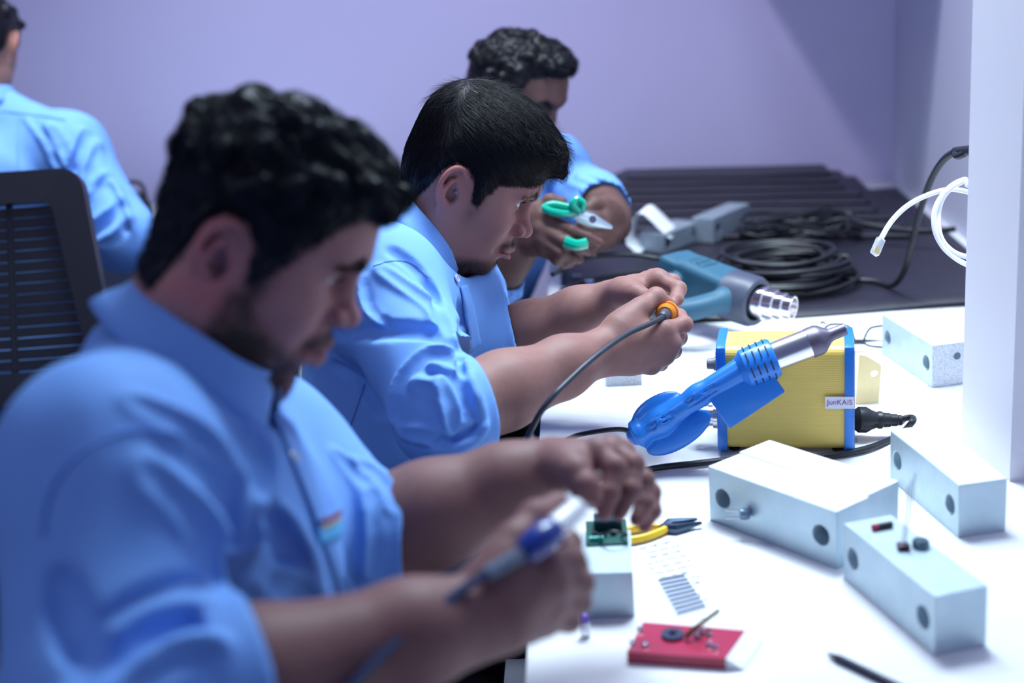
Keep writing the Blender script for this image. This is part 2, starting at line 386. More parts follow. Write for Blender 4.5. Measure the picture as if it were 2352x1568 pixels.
EYE = np.array([0.0745, 0.0315, 0.0205]); EYE_R = 0.0122
def head_solid(neck, h=0.0018, lid=(0.02, 0.26), jaw=1.0, nose=1.0, ears=True, fh=0.058):
    """Head in its own frame: x to the face, y to the left ear, z to the crown, origin between the ears.
    neck = [(point, radius), ...] from the skull base down. Returns (field without ears, field, ...)."""
    zmin = min(p[2]-r for p, r in neck)*1.0; xmin = min(-0.125, min(p[0]-r for p, r in neck)-0.01); xmax = max(0.145, max(p[0]+r for p, r in neck)+0.01)
    ym = max(0.108, max(abs(p[1])+r for p, r in neck)+0.01)
    F = Field((xmin, -ym, max(zmin, -0.24)), (xmax, ym, 0.15), h)
    def both(kind, a, *args, **kw):
        for sgn in (1, -1):
            m = lambda p: np.array([p[0], p[1]*sgn, p[2]])
            if kind == 'cone': F.cone(m(a), m(args[0]), *args[1:], **kw)
            else: F.ell(m(a), *args, **kw)
    # neck
    pts = [np.asarray(p) for p, r in neck]; rs = [r for p, r in neck]
    F.chain(pts, rs, k=0.03)
    # skull and face masses
    F.ell((0.005, 0, 0.041), (0.087, 0.0745, 0.079), k=0.03)
    F.ell((-0.026, 0, 0.024), (0.056, 0.065, 0.058), k=0.03)
    F.ell((0.044, 0, 0.055), (0.055, 0.063, fh), k=0.03)
    F.ell((0.040, 0, -0.018), (0.055, 0.054, 0.068), k=0.03)
    both('ell', (0.060, 0.045, -0.012), (0.024, 0.018, 0.016), k=0.022)                 # cheekbones
    both('ell', (0.022, 0.050, 0.004), (0.040, 0.020, 0.030), k=0.03)                   # temple and cheek arch
    both('cone', (0.006, 0.044*jaw, -0.048), (0.076, 0.013, -0.088), 0.020, 0.016, k=0.03)
    both('cone', (0.002, 0.053, -0.008), (0.008, 0.044*jaw, -0.048), 0.018, 0.019, k=0.03)
    both('ell', (0.036, 0.038, -0.038), (0.040, 0.020, 0.036), k=0.025)                 # cheek
    F.ell((0.079, 0, -0.088), (0.018, 0.022, 0.015), k=0.016)                           # chin
    F.ell((0.077, 0, -0.046), (0.031, 0.031, 0.027), k=0.022)                           # muzzle
    both('cone', (0.0905, 0.010, 0.040), (0.079, 0.044, 0.0405), 0.0105, 0.008, k=0.018)  # brow
    # eyes
    both('ell', (0.096, 0.0325, 0.0195), (0.020, 0.0175, 0.0115), k=0.012, mode='sub')
    both('ell', (0.094, 0.017, 0.014), (0.010, 0.006, 0.012), k=0.012, mode='sub')
    both('ell', EYE, (0.0140, 0.0145, 0.0138), k=0.005)
    lo, hi = lid
    for sgn in (1, -1):
        c = EYE*np.array([1, sgn, 1])
        def op(X, Y, Z):
            px, py, pz = X-c[0], (Y-c[1])*sgn, Z-c[2]; r = np.sqrt(px*px+py*py+pz*pz)+1e-6
            az = np.arctan2(py, np.maximum(px, 1e-5)); el = np.arcsin(np.clip(pz/r, -1, 1))
            w = np.clip(1-((az-0.08)/1.06)**2, 0, 1)
            up = lo+(hi-lo)*w**0.8+0.05*az; dn = lo-0.34*w**0.7+0.05*az
            return np.maximum(np.maximum(el-up, dn-el)*0.013, np.where(px > 0.002, (np.abs(az-0.08)-1.05)*0.013, 0.02))
        F.put(op, c-0.016, c+np.array([0.017, 0.016, 0.016]), 0.0012, 'sub')
    # nose
    F.cone((0.0905, 0, 0.030), (0.1075*nose, 0, -0.006), 0.0072, 0.0085, k=0.011)
    F.ell((0.1120*nose, 0, -0.0120), (0.0122, 0.0120, 0.0108), k=0.007)
    both('ell', (0.1010*nose, 0.0145, -0.0155), (0.0122, 0.0085, 0.0100), k=0.0045)
    F.cone((0.108*nose, 0, -0.020), (0.0985, 0, -0.0265), 0.0045, 0.005, k=0.005)
    both('ell', (0.1065*nose, 0.0072, -0.0245), (0.0065, 0.0036, 0.0055), k=0.0025, mode='sub')
    both('cone', (0.0975, 0.0245, -0.008), (0.0935, 0.0250, -0.022), 0.0024, 0.0020, k=0.005, mode='sub')
    # lips
    both('cone', (0.1075, 0.0045, -0.0415), (0.0910, 0.0240, -0.0480), 0.0062, 0.0030, k=0.006)
    F.cone((0.1050, 0.008, -0.0555), (0.1050, -0.008, -0.0555), 0.0072, k=0.006)
    both('cone', (0.1050, 0.006, -0.0555), (0.0900, 0.0230, -0.0495), 0.0070, 0.003, k=0.006)
    both('cone', (0.1155, 0, -0.0485), (0.0945, 0.0265, -0.0495), 0.0016, 0.0013, k=0.0030, mode='sub')
    F.cone((0.1045, 0.010, -0.0690), (0.1045, -0.010, -0.0690), 0.0052, k=0.010, mode='sub')
    both('cone', (0.103, 0.023, -0.022), (0.091, 0.037, -0.048), 0.0035, 0.003, k=0.012, mode='sub')
    B = F.d.copy()
    if ears:
        for sgn in (1, -1):
            def Q(x, z, o=0.0): x = x*0.82; return np.array([x-0.003, sgn*(0.0715+max(0.0, 0.004-x)*0.50+o), z*1.02])
            F.cone(Q(0.002, -0.012, -0.004), Q(-0.010, 0.014, -0.006), 0.010, 0.011, k=0.008)
            rot = np.array([[math.cos(0.40), -math.sin(0.40), 0], [math.sin(0.40), math.cos(0.40), 0], [0, 0, 1]])
            R = rot @ np.eye(3) if sgn < 0 else rot.T
            F.ell(Q(-0.009, 0.006, 0.001), (0.0175, 0.0042, 0.0265), k=0.004, R=R)
            F.ell(Q(-0.003, -0.006, 0.0065), (0.0105, 0.0090, 0.0140), k=0.003, mode='sub')
            F.ell(Q(-0.013, 0.012, 0.0060), (0.0095, 0.0055, 0.0150), k=0.003, mode='sub')
            hel = [Q(0.001, -0.001, 0.0030), Q(0.0090, 0.010, 0.0040), Q(0.0075, 0.024, 0.0050), Q(-0.005, 0.0325, 0.0065), Q(-0.018, 0.0295, 0.0065), Q(-0.0255, 0.018, 0.0060), Q(-0.0265, 0.003, 0.0050), Q(-0.021, -0.011, 0.0025), Q(-0.0115, -0.022, 0.0)]
            F.chain(spline(hel, 3), np.interp(np.linspace(0, 1, 25), [0, .3, .7, 1], [.0024, .0034, .0034, .0034]), k=0.0018)
            F.chain([Q(-0.003, 0.021, 0.0020), Q(-0.0125, 0.012, 0.0050), Q(-0.0165, 0.000, 0.0060), Q(-0.0120, -0.014, 0.0040)], [.0022, .0032, .0034, .003], k=0.0025)
            F.cone(Q(-0.003, -0.0165, 0.002), Q(-0.010, -0.014, 0.002), 0.004, k=0.004)
            F.ell(Q(-0.0035, -0.0255, -0.0005), (0.0085, 0.0048, 0.0105), k=0.006)
            F.cone(Q(0.0085, -0.003, 0.0), Q(0.006, -0.010, 0.001), 0.0046, 0.004, k=0.004)
            F.ell(Q(0.002, -0.007, 0.0035), (0.0040, 0.0042, 0.0050), k=0.003, mode='sub')
    return F, B

def skin_colors(V, tone, beard=None, beard_col=(0.014, 0.012, 0.015), hairpoly=None, brow=0.9, seed=1):
    """Skin colour of each point: lips, brows, stubble and mottling in the skin itself."""
    tone = np.asarray(tone, float); n = smooth_noise(V, 120, seed); C = np.tile(tone, (len(V), 1))*(1+0.06*n[:, None])
    M = V.copy(); M[:, 1] = np.abs(M[:, 1])
    def mix(w, c): C[:] = C*(1-w[:, None])+np.asarray(c)*w[:, None]
    warm = np.exp(-(np.linalg.norm((M-(0.09, 0.02, -0.012))/(0.03, 0.03, 0.025), axis=1))**2); mix(warm*0.35, tone*(1.12, 0.86, 0.86))
    earw = sstep(0.076, 0.088, M[:, 1])*sstep(0.05, 0.03, np.abs(M[:, 2])); mix(earw*0.5, tone*(1.45, 0.86, 0.90))
    lid = np.exp(-(np.linalg.norm((M-EYE)/(0.014, 0.022, 0.014), axis=1)/1.0)**4); mix(lid*0.55, tone*(0.62, 0.58, 0.62))
    lip = np.minimum(seg_d(M, (0.110, 0.0, -0.0430), (0.094, 0.024, -0.0485)), seg_d(M, (0.110, 0.0, -0.0545), (0.093, 0.022, -0.0497)))
    mix(sstep(0.0085, 0.0055, lip)*sstep(0.08, 0.088, M[:, 0])*0.75, tone*(0.92, 0.66, 0.72))
    bd = np.minimum(seg_d(M, (0.1005, 0.011, 0.0375), (0.0955, 0.030, 0.0435)), seg_d(M, (0.0955, 0.030, 0.0435), (0.080, 0.050, 0.037)))
    mix(sstep(0.0085, 0.0035, bd+0.0012*n)*brow, beard_col)
    lash = np.abs(np.linalg.norm(M-EYE, axis=1)-EYE_R*1.08); el = (M[:, 2]-EYE[2])
    if beard is not None: mix(np.clip(beard(V)*(0.85+0.35*n), 0, 1), beard_col)
    if hairpoly is not None:
        s = poly_sd(V[:, 0], V[:, 2], hairpoly)+0.002*n; mix(sstep(-0.004, 0.006, s)*sstep(0.094, 0.084, M[:, 1]+0*n), (0.012, 0.011, 0.014))
    return np.clip(C, 0.004, 1)

def eye_mesh():
    m = MB(); prof = []
    for i in range(17):
        a = math.pi*i/16; prof.append((max(EYE_R*math.sin(a), 1e-5), EYE_R*math.cos(a)))
    m.lathe(prof, 24, caps=False, M=Matrix.Rotation(math.pi/2, 4, 'Y'))
    return m.mesh('eye')
def eye_material():
    if 'eye' in MATS: return MATS['eye']
    m = mat('eye', (0.8, 0.8, 0.82), 0.08, coat=1.0); nt = m.node_tree; N = nt.nodes; L = nt.links
    tc = [n for n in N if n.type == 'TEX_COORD'][0]; sx = N.new('ShaderNodeSeparateXYZ'); L.new(tc.outputs['Object'], sx.inputs[0])
    r = N.new('ShaderNodeValToRGB'); e = r.color_ramp.elements
    mp = N.new('ShaderNodeMapRange'); mp.inputs[1].default_value = 0.0; mp.inputs[2].default_value = EYE_R; L.new(sx.outputs[0], mp.inputs[0]); L.new(mp.outputs[0], r.inputs[0])
    e[0].position = 0.0; e[0].color = (0.75, 0.72, 0.72, 1); e[1].position = 1.0; e[1].color = (0.004, 0.004, 0.004, 1)
    for p, c in ((0.875, (0.72, 0.70, 0.72, 1)), (0.885, (0.012, 0.008, 0.006, 1)), (0.965, (0.05, 0.025, 0.012, 1)), (0.972, (0.003, 0.003, 0.003, 1))):
        x = e.new(p); x.color = c
    L.new(r.outputs[0], N['Principled BSDF'].inputs['Base Color']); return m

def head_axes(a, b, c):
    """Face direction, left-ear direction and crown direction: a = nod, b = turn away from the camera, c = lean of the crown to the camera (degrees)."""
    a, b, c = map(math.radians, (a, b, c))
    up = UP*math.cos(c)-FW*math.sin(c); fw = FW*math.cos(c)+UP*math.sin(c)
    f0 = RT*math.cos(b)+fw*math.sin(b); l = fw*math.cos(b)-RT*math.sin(b)
    f = f0*math.cos(a)-up*math.sin(a); u = f0*math.sin(a)+up*math.cos(a)
    return np.stack([f, l, u], 1)                       # columns: x, y, z of the head in the world

def hair_volume(F, B, thick, blobs=(), h=None):
    """A mass of hair: the bare head grown by thick(X, Y, Z), plus locks."""
    H = Field(F.lo, F.lo+(F.n-1)*F.h, F.h); H.d = np.full(F.d.shape, 0.05, np.float32)
    X, Y, Z = H.grid((slice(None),)*3); H.d = (B-thick(X, Y, Z)).astype(np.float32)
    for b in blobs: H.ell(*b)
    return H
def crop_low(V, F, zmin):
    """Drop what lies below zmin."""
    k = V[:, 2] > zmin; f = F[k[F].all(1)]; u = np.unique(f); m = np.full(len(V), -1); m[u] = np.arange(len(u)); return V[u], m[f]
def grow(H, roots, flow, length, seg, lift, jitter, seed, wave=0.0, wavef=60, off=0.0005):
    """Locks that run along the hair surface: roots (n,3), flow(P) -> directions."""
    r = np.random.default_rng(seed); P = roots.copy(); n = len(P); out = [P.copy()]; L = np.asarray(length).reshape(-1, 1)
    jit = r.normal(size=(n, 3))*jitter; ph = r.uniform(0, 6.28, n)
    for i in range(seg-1):
        val, G = H.sample(P); d = flow(P)+jit; d -= G*(d*G).sum(1, keepdims=True); d /= np.linalg.norm(d, axis=1, keepdims=True)+1e-9
        if wave:
            sd = np.cross(G, d); d = d+sd*(wave*np.sin(ph+i*wavef))[:, None]+G*(wave*0.7*np.cos(ph+i*wavef))[:, None]
        P = P+d*L/(seg-1)
        val, G = H.sample(P); tgt = off+lift*((i+1)/(seg-1))**2
        P = P+G*np.clip(tgt-val, -0.0035, 0.006)[:, None]*0.9
        out.append(P.copy())
    return np.stack(out, 1)
def pick(V, F, n, seed, keep=None):
    """Random points on a mesh, even by area."""
    r = np.random.default_rng(seed); a = V[F[:, 0]]; b = V[F[:, 1]]; c = V[F[:, 2]]; e = V[F[:, 3]]
    ar = np.linalg.norm(np.cross(c-a, e-b), axis=1); i = r.choice(len(F), n, p=ar/ar.sum()); u, v = r.random((2, n, 1))
    P = (a[i]*(1-u)+b[i]*u)*(1-v)+(e[i]*(1-u)+c[i]*u)*v
    return P[keep(P)] if keep is not None else P
# ------------------------------------------------------------------ people: bodies, hands and clothes
M_SHIRT = mat('blue_cotton', (0.172, 0.362, 0.79), 0.72, spec=0.25, noise=(9, 0.18, (0.150, 0.335, 0.755)), bump=(900, 0.18, 0.0006))
M_STITCH = mat('navy_thread', (0.03, 0.05, 0.22), 0.8)
M_BUTTON = mat('pearl_button', (0.62, 0.70, 0.85), 0.2, coat=0.5)
M_TROUSER = mat('dark_trousers', (0.018, 0.022, 0.045), 0.85, spec=0.2, bump=(500, 0.2, 0.0006))
M_SHOE = mat('black_leather', (0.012, 0.012, 0.014), 0.35)

def hit(F, px, py, d0=0.6, d1=3.4):
    """Where the sight line of a photo pixel meets a soft solid."""
    r = FW+RT*((px-CX)/FPX)+UP*((CY-py)/FPX); t = np.arange(d0, d1, float(F.h)*0.5); P = CAM+r*t[:, None]
    ok = ((P > F.lo) & (P < F.lo+(F.n-1)*F.h)).all(1); v = np.full(len(t), 1.0); v[ok] = F.sample(P[ok])[0]
    i = np.argmax(v < 0)
    return P[i] if v[i] < 0 else None
def hits(F, px, n=6):
    out = [hit(F, x, y) for x, y in spline(px, n)]; return [p for p in out if p is not None]
def crease(F, px, depth=0.006, k=0.014, ridge=False, n=6):
    P = hits(F, px, n)
    if len(P) < 2: return
    w = [depth*(0.35+0.65*math.sin(math.pi*min(max(i/(len(P)-1), 0.06), 0.94))) for i in range(len(P))]
    F.chain(P, w, k, 'add' if ridge else 'sub')
def fold(F, px, size=0.008, n=6, side=(0, 0)):
    """A soft ridge with a valley beside it."""
    crease(F, px, size*0.8, size*2.2, True, n); crease(F, [(x+side[0], y+side[1]) for x, y in px], size*0.6, size*1.6, False, n)

def arm_solid(elbow, wrist, mcp, fingers, thumb, h=0.0016, r_elbow=0.043, r_wrist=0.021, side=None, scale=1.0, r_mid=None):
    """Forearm and hand as one surface. mcp: four knuckles index..little; fingers: four lists [pip, dip, tip]; thumb: [cmc, mcp, ip, tip]."""
    A = lambda p: np.asarray(p, float)
    elbow, wrist = A(elbow), A(wrist); mcp = [A(p) for p in mcp]; fingers = [[A(q) for q in f] for f in fingers]; thumb = [A(p) for p in thumb]
    allp = np.array([elbow, wrist, *mcp, *[q for f in fingers for q in f], *thumb])
    F = Field(allp.min(0)-0.05, allp.max(0)+0.05, h)
    lat = mcp[0]-mcp[3]; ax = wrist-elbow; ax /= np.linalg.norm(ax); lat -= ax*(lat @ ax); lat /= np.linalg.norm(lat)
    m1 = elbow+(wrist-elbow)*0.35; m2 = elbow+(wrist-elbow)*0.75; rm = r_mid or r_elbow*0.98
    for s in (-1, 1):
        F.chain([elbow+lat*s*0.004, m1+lat*s*0.005, m2+lat*s*0.008, wrist+lat*s*0.0085], [r_elbow, r_elbow*0.88 if r_mid is None else r_mid, r_elbow*0.34+r_wrist*0.62, r_wrist*0.95], k=0.02)
    S = scale
    for i, p in enumerate(mcp):
        F.cone(wrist+lat*(0.010, 0.004, -0.004, -0.010)[i], p, 0.0165*S, (0.0125, 0.0122, 0.0115, 0.0105)[i]*S, k=0.012)
        F.ell(p, np.array([0.0125, 0.0125, 0.0125])*S*(1, 1, .95, .88)[i], k=0.006)
    F.cone(wrist*0.4+mcp[3]*0.6, wrist*0.7+mcp[3]*0.3, 0.0145*S, 0.0155*S, k=0.012)
    c, m, ip, tp = thumb
    F.cone(wrist*0.6+c*0.4, c, 0.016*S, 0.0165*S, k=0.014); F.cone(c, m, 0.0165*S, 0.0130*S, k=0.014)
    F.cone(m*0.5+c*0.5, mcp[0]*0.55+wrist*0.45, 0.010*S, 0.010*S, k=0.018)
    F.cone(m, ip, 0.0118*S, 0.0108*S, k=0.005); F.cone(ip, tp, 0.0108*S, 0.0086*S, k=0.004); F.ell(ip, np.full(3, 0.0116*S), k=0.004)
    for i, f in enumerate(fingers):
        q = (1.0, 1.03, 0.97, 0.86)[i]*S; p, d, t = f
        F.cone(mcp[i], p, 0.0105*q, 0.0092*q, k=0.0045); F.cone(p, d, 0.0090*q, 0.0080*q, k=0.003); F.cone(d, t, 0.0080*q, 0.0066*q, k=0.003)
        F.ell(p, np.full(3, 0.0098*q), k=0.003); F.ell(d, np.full(3, 0.0084*q), k=0.003)
    return F
def hand_colors(V, tone, tips, seed=2):
    tone = np.asarray(tone)*0.80; n = smooth_noise(V, 90, seed); m = smooth_noise(V, 420, seed+1); C = np.tile(np.asarray(tone, float), (len(V), 1))*(1+0.07*n+0.05*m)[:, None]
    for t in tips:
        w = np.exp(-(np.linalg.norm(V-np.asarray(t), axis=1)/0.014)**2)[:, None]*0.45; C = C*(1-w)+np.asarray(tone)*(1.35, 1.15, 1.2)*w
    return np.clip(C, .004, 1)
def torso_frame(lsh, rsh, pel):
    l = lsh-rsh; l /= np.linalg.norm(l); mid = (lsh+rsh)/2; u = mid-pel; u -= l*(u @ l); u /= np.linalg.norm(u); f = np.cross(l, u)
    return f, l, u
def put_torso(F, J, grow_=0.0, k=0.05, depth=1.0):
    f, l, u = J['axes']; R = np.stack([f, l, u], 1); g = grow_; mid = (J['lsh']+J['rsh'])/2; hw = np.linalg.norm(J['lsh']-J['rsh'])/2
    F.ell(mid-u*0.11+f*0.012, (0.112*depth+g, hw*0.94+g, 0.155+g), k, R=R)
    F.ell(mid-u*0.055-f*0.02, (0.085*depth+g, hw*0.90+g, 0.085+g), k, R=R)
    bel = mid*0.45+J['pel']*0.55; F.ell(bel+f*J.get('belly', 0.02), (0.118*depth+g, hw*0.86+g, 0.16+g), k, R=R)
    F.ell(J['pel']+u*0.05, (0.122*depth+g, 0.165+g, 0.095+g), k, R=R)
    for s in ('lsh', 'rsh'):
        F.cone(J['neck'], J[s], 0.042+g, 0.056+g, k); F.ell(J[s], np.full(3, 0.060+g), 0.04)
        F.cone(mid-u*0.07+f*0.03, J[s]-u*0.035+f*0.02, 0.080+g, 0.056+g, k)
def shirt_solid(J, lo, hi, h, sleeve_r=0.066, cuff_r=0.058):
    F = Field(lo, hi, h); put_torso(F, J, 0.010)
    for s in ('r', 'l'):
        sh, el, cu = J[s+'sh'], J[s+'elb'], J[s+'cuff']
        sr, cr = J.get(s+'sr', sleeve_r), J.get(s+'cr', cuff_r)
        F.cone(sh, el, sr+0.004, sr, k=0.03); F.cone(el, cu, sr, cr, k=0.022)
    return F
def cuff_open(F, J, s, rr=0.006, cuff_r=0.058, band=0.034):
    """Rolled band at the sleeve's end, and the opening."""
    cuff_r = J.get(s+'cr', cuff_r); el, cu = J[s+'elb'], J[s+'cuff']; d = (cu-el)/np.linalg.norm(cu-el)
    F.cyl(cu, cu+d*0.16, cuff_r*1.5, None, k=0.002, mode='sub')
    F.cyl(cu-d*band, cu+d*0.001, cuff_r+rr*0.7, cuff_r+rr, k=0.004, edge=0.004)
    F.cyl(cu-d*0.012, cu+d*0.16, cuff_r-0.001, cuff_r+0.001, k=0.002, mode='sub')
def cloth_noise(V, seed, amp, sc=38):
    a = smooth_noise(V*np.array([1.0, 0.6, 0.8]), sc, seed, 2); b = smooth_noise(V, sc*2.6, seed+1, 2)
    return amp*(np.abs(a)*-1.4+0.5*b)
def normals(V, Q):
    n = np.zeros_like(V); c = np.cross(V[Q[:, 2]]-V[Q[:, 0]], V[Q[:, 3]]-V[Q[:, 1]])
    for i in range(4): np.add.at(n, Q[:, i], c)
    return n/(np.linalg.norm(n, axis=1, keepdims=True)+1e-12)
def shirt_mesh(F, seed, amp=0.0012, zmin=None):
    V, Q = F.mesh(); V = V+normals(V, Q)*cloth_noise(V, seed, amp)[:, None]
    return mesh_np(V, Q)
def collar_seat(F, c, a, drop=0.026, r=0.125):
    """Trim the shirt so that the collar lies on it."""
    a = a/np.linalg.norm(a); F.cyl(c-a*drop, c+a*0.12, r, None, k=0.03, mode='sub', edge=0.01)
def collar(parent, c, a, f, rf=0.066, rl=0.066, hgt=0.036, flare=0.013, gap=22, point=0.022, name='collar', stand=True, th=0.0022):
    a = a/np.linalg.norm(a); f = f-a*(f @ a); f /= np.linalg.norm(f); l = np.cross(a, f); n = 48; rows = []
    th_ = np.linspace(math.radians(gap), math.radians(360-gap), n)
    prof = [(0.0, -0.004, 0.000), (0.001, 0.004, 0), (0.004, 0.007, 0), (0.007, 0.004, 0), (0.010, -0.010, .3), (0.013, -0.55, .6), (0.016, -1.0, 1.0)]
    for o, z, w in prof:
        row = []
        for t in th_:
            e = math.cos(t); fr = max(0.0, e)**3; back = max(0.0, -e)
            zz = z*hgt*(1-0.18*back)-w*point*fr if z < -0.02 else z*(hgt/0.036)*0.5; r = o+(flare if z < -0.02 else 0)*abs(min(z, 0))
            ro = r+w*0.006*fr
            row.append(c+f*(rf+ro)*math.cos(t)+l*(rl+ro)*math.sin(t)+a*(zz-0.010*fr*(1-w)))
        rows.append(row)
    m = MB().loft(rows, closed=False); o = m.build(name, M_SHIRT, parent, angle=2.0)
    s = o.modifiers.new('thickness', 'SOLIDIFY'); s.thickness = th; s.offset = 0
    if stand:
        rows = [[c+f*(rf-0.002)*math.cos(t)+l*(rl-0.002)*math.sin(t)+a*z for t in np.linspace(0.12, 6.17, n)] for z in (0.002, -0.012, -0.030)]
        o2 = MB().loft(rows, closed=False).build('collar_stand', M_SHIRT, o, angle=2.0); s = o2.modifiers.new('thickness', 'SOLIDIFY'); s.thickness = 0.002
    return o
def ribbon(F, px, width, name, m, parent, lift=0.0018, th=0.0014, n=6, across=None, wave=0.0):
    """A cloth strip lying on a soft solid along a pixel path."""
    P = np.array(hits(F, px, n))
    if len(P) < 3: return None
    for _ in range(2): P[1:-1] = (P[:-2]+P[1:-1]*2+P[2:])/4
    _, G = F.sample(P); t = np.gradient(P, axis=0); s = np.cross(G, t); s /= np.linalg.norm(s, axis=1, keepdims=True)+1e-9; rows = []
    for k in np.linspace(-0.5, 0.5, 5):
        q = P+s*width*k; v, g = F.sample(q); q = q+g*(lift-v)[:, None]; rows.append([x for x in q])
    o = MB().loft(rows, closed=False).build(name, m, parent, angle=2.0); md = o.modifiers.new('thickness', 'SOLIDIFY'); md.thickness = th; md.offset = 0
    return o
def stitch(F, px, parent, name='seam', m=None, n=10, dash=True, r=0.0004, lift=0.0004):
    P = np.array(hits(F, px, n)); mb = MB()
    if len(P) < 4: return
    v, g = F.sample(P); P = P+g*(lift-v)[:, None]
    mb.tube(P, r, 5); return mb.build(name, m or M_STITCH, parent)
def button(F, px, py, parent, r=0.0056):
    p = hit(F, px, py)
    if p is None: return
    _, g = F.sample(p[None]); M = frame(p+g[0]*0.0022, z=g[0])
    mb = MB().lathe([(0.0002, -.001), (r, -.001), (r, .0006), (r*.82, .0012), (r*.70, .0006), (0.0002, .0006)], 20, M=M); b = mb.build('button', M_BUTTON, parent)
    for s in (-1, 1):
        for t in (-1, 1):
            MB().lathe([(.0001, .0004), (.0007, .0004), (.0007, .0008), (.0001, .0008)], 8, M=M @ Matrix.Translation((s*.0012, t*.0012, 0))).build('thread_hole', M_STITCH, b)
def legs(J, parent, seat_z=0.465, fwd=(1, 0, 0), feet=0.0, h=0.011):
    """Trousers with two bent legs, and shoes on the floor. Returns nothing; children of parent."""
    f = np.asarray(fwd, float); l = J['axes'][1]*np.array([1, 1, 0]); l /= np.linalg.norm(l); P = J['pel'].copy()
    hip = {s: np.array([P[0], P[1], seat_z+0.085])+l*s*0.095 for s in (1, -1)}
    kn = {s: hip[s]+f*0.40+l*s*0.04+np.array([0, 0, -0.01]) for s in (1, -1)}; an = {s: np.array([kn[s][0], kn[s][1], 0.09])+f*(0.02+feet) for s in (1, -1)}
    pts = np.array(list(hip.values())+list(kn.values())+list(an.values())+[P]); F = Field(pts.min(0)-0.16, pts.max(0)+0.16, h)
    f_, l_, u_ = J['axes']; F.ell(np.array([P[0], P[1], seat_z+0.10]), (0.135, 0.185, 0.095), 0.03, R=np.stack([f_, l_, u_], 1))
    for s in (1, -1):
        F.cone(hip[s], kn[s], 0.088, 0.068, 0.04); F.cone(kn[s], an[s], 0.066, 0.055, 0.03)
    V, Q = F.mesh(); V[:, 2] = np.maximum(V[:, 2], 0.035); link('trousers', mesh_np(V+normals(V, Q)*cloth_noise(V, 5, .003)[:, None], Q), M_TROUSER, parent)
    for s in (1, -1):
        G = Field(an[s]-np.array([.14, .14, .10]), an[s]+np.array([.26, .14, .08]), 0.007); a = an[s]
        G.cone(a+np.array([0, 0, -.03]), a-np.array([0, 0, .045])+f*-.03, .045, .04, .02); G.cone(a-np.array([0, 0, .05])+f*0.02, a-np.array([0, 0, .055])+f*0.16, .045, .036, .03)
        G.d = np.maximum(G.d, (0.004-G.grid((slice(None),)*3)[2])*np.ones_like(G.d)); v, q = G.mesh(); link('shoe', mesh_np(v, q), M_SHOE, parent)
def core(J, h=0.012):
    """The trunk and legs under the clothes."""
    P = J['pel']; F = Field(np.array([P[0]-.45, P[1]-.42, .06]), np.array([P[0]+.62, P[1]+.42, 1.25]), h); put_torso(F, J, -0.012, 0.04)
    for s in ('r', 'l'): F.cone(J[s+'sh'], J[s+'elb'], .046, .038, .03)
    l = J['axes'][1]*np.array([1, 1, 0]); l /= np.linalg.norm(l); f = np.array(J.get('legdir', (1, 0, 0)), float)
    for s in (1, -1):
        hp = np.array([P[0], P[1], .545])+l*s*.095; k = hp+f*.40+l*s*.04-np.array([0, 0, .01]); F.cone(hp, k, .07, .055, .03); F.cone(k, np.array([k[0], k[1], .10])+f*.02, .05, .035, .02)
    V, Q = F.mesh(); return V, Q
def make_person(label, parts, J):
    """parts = [(V, Q, colours)] of head and arms; the trunk is added under the clothes. One mesh."""
    cv, cq = core(J); parts = parts+[(cv, cq, np.tile(np.array([.25, .14, .1]), (len(cv), 1)))]
    V, Q = join_np([(p[0], p[1]) for p in parts]); C = np.concatenate([p[2] for p in parts])
    me = mesh_np(V, Q); set_color(me, C); return link('person', me, M_SKIN, label=label, cat='person')
# ------------------------------------------------------------------ people: shared
M_SKIN = mat('skin', (0.3, 0.17, 0.12), 0.54, attr='Col', sss=0.12, bump=(330, 0.30, 0.0007), spec=0.28)
M_HAIR = mat('black_hair', (0.007, 0.0065, 0.010), 0.40, spec=0.24)
M_BEARD = mat('beard_hair', (0.005, 0.005, 0.008), 0.55, spec=0.25)
TONE1 = (0.36, 0.180, 0.175); TONE2 = (0.33, 0.165, 0.145); TONE3 = (0.14, 0.070, 0.060); TONE4 = (0.34, 0.18, 0.14)
def face_drop(V, dz):
    """Lower the brow, eyes, nose and mouth between crown and chin (dz in metres at z = .05, 0, -.03, -.05, -.095)."""
    V = np.array(V, float); z = V[..., 2]; V[..., 0] += TUCK[0]*sstep(-.02, -.08, V[..., 0])*sstep(.12, .02, z); V[..., 2] = z+np.interp(z, [-.16, -.11, -.09, -.05, -.03, .0, .05, .085, .11], [0, dz[4], dz[4], dz[3], dz[2], dz[1], dz[0], dz[0]*.4, 0]); return V
DROP = [np.zeros(5)]; TUCK = [0.0]
def to_world(V, R, o): return face_drop(V, DROP[0]) @ R.T+o
def to_local(P, R, o): return (np.asarray(P)-o) @ R
def place_eyes(R, o, parent, look=(0, -12)):
    for s in (1, -1):
        c = R @ face_drop(EYE*np.array([1, s, 1]), DROP[0])+o
        Rm = Matrix([list(r) for r in R]).to_4x4() @ Matrix.Rotation(math.radians(look[0]), 4, 'Z') @ Matrix.Rotation(math.radians(-look[1]), 4, 'Y')
        e = link('eye', eye_mesh(), eye_material()); e.matrix_world = Matrix.Translation(Vector(c)) @ Rm
        mw = e.matrix_world.copy(); e.parent = parent; e.matrix_parent_inverse = parent.matrix_world.inverted(); e.matrix_world = mw

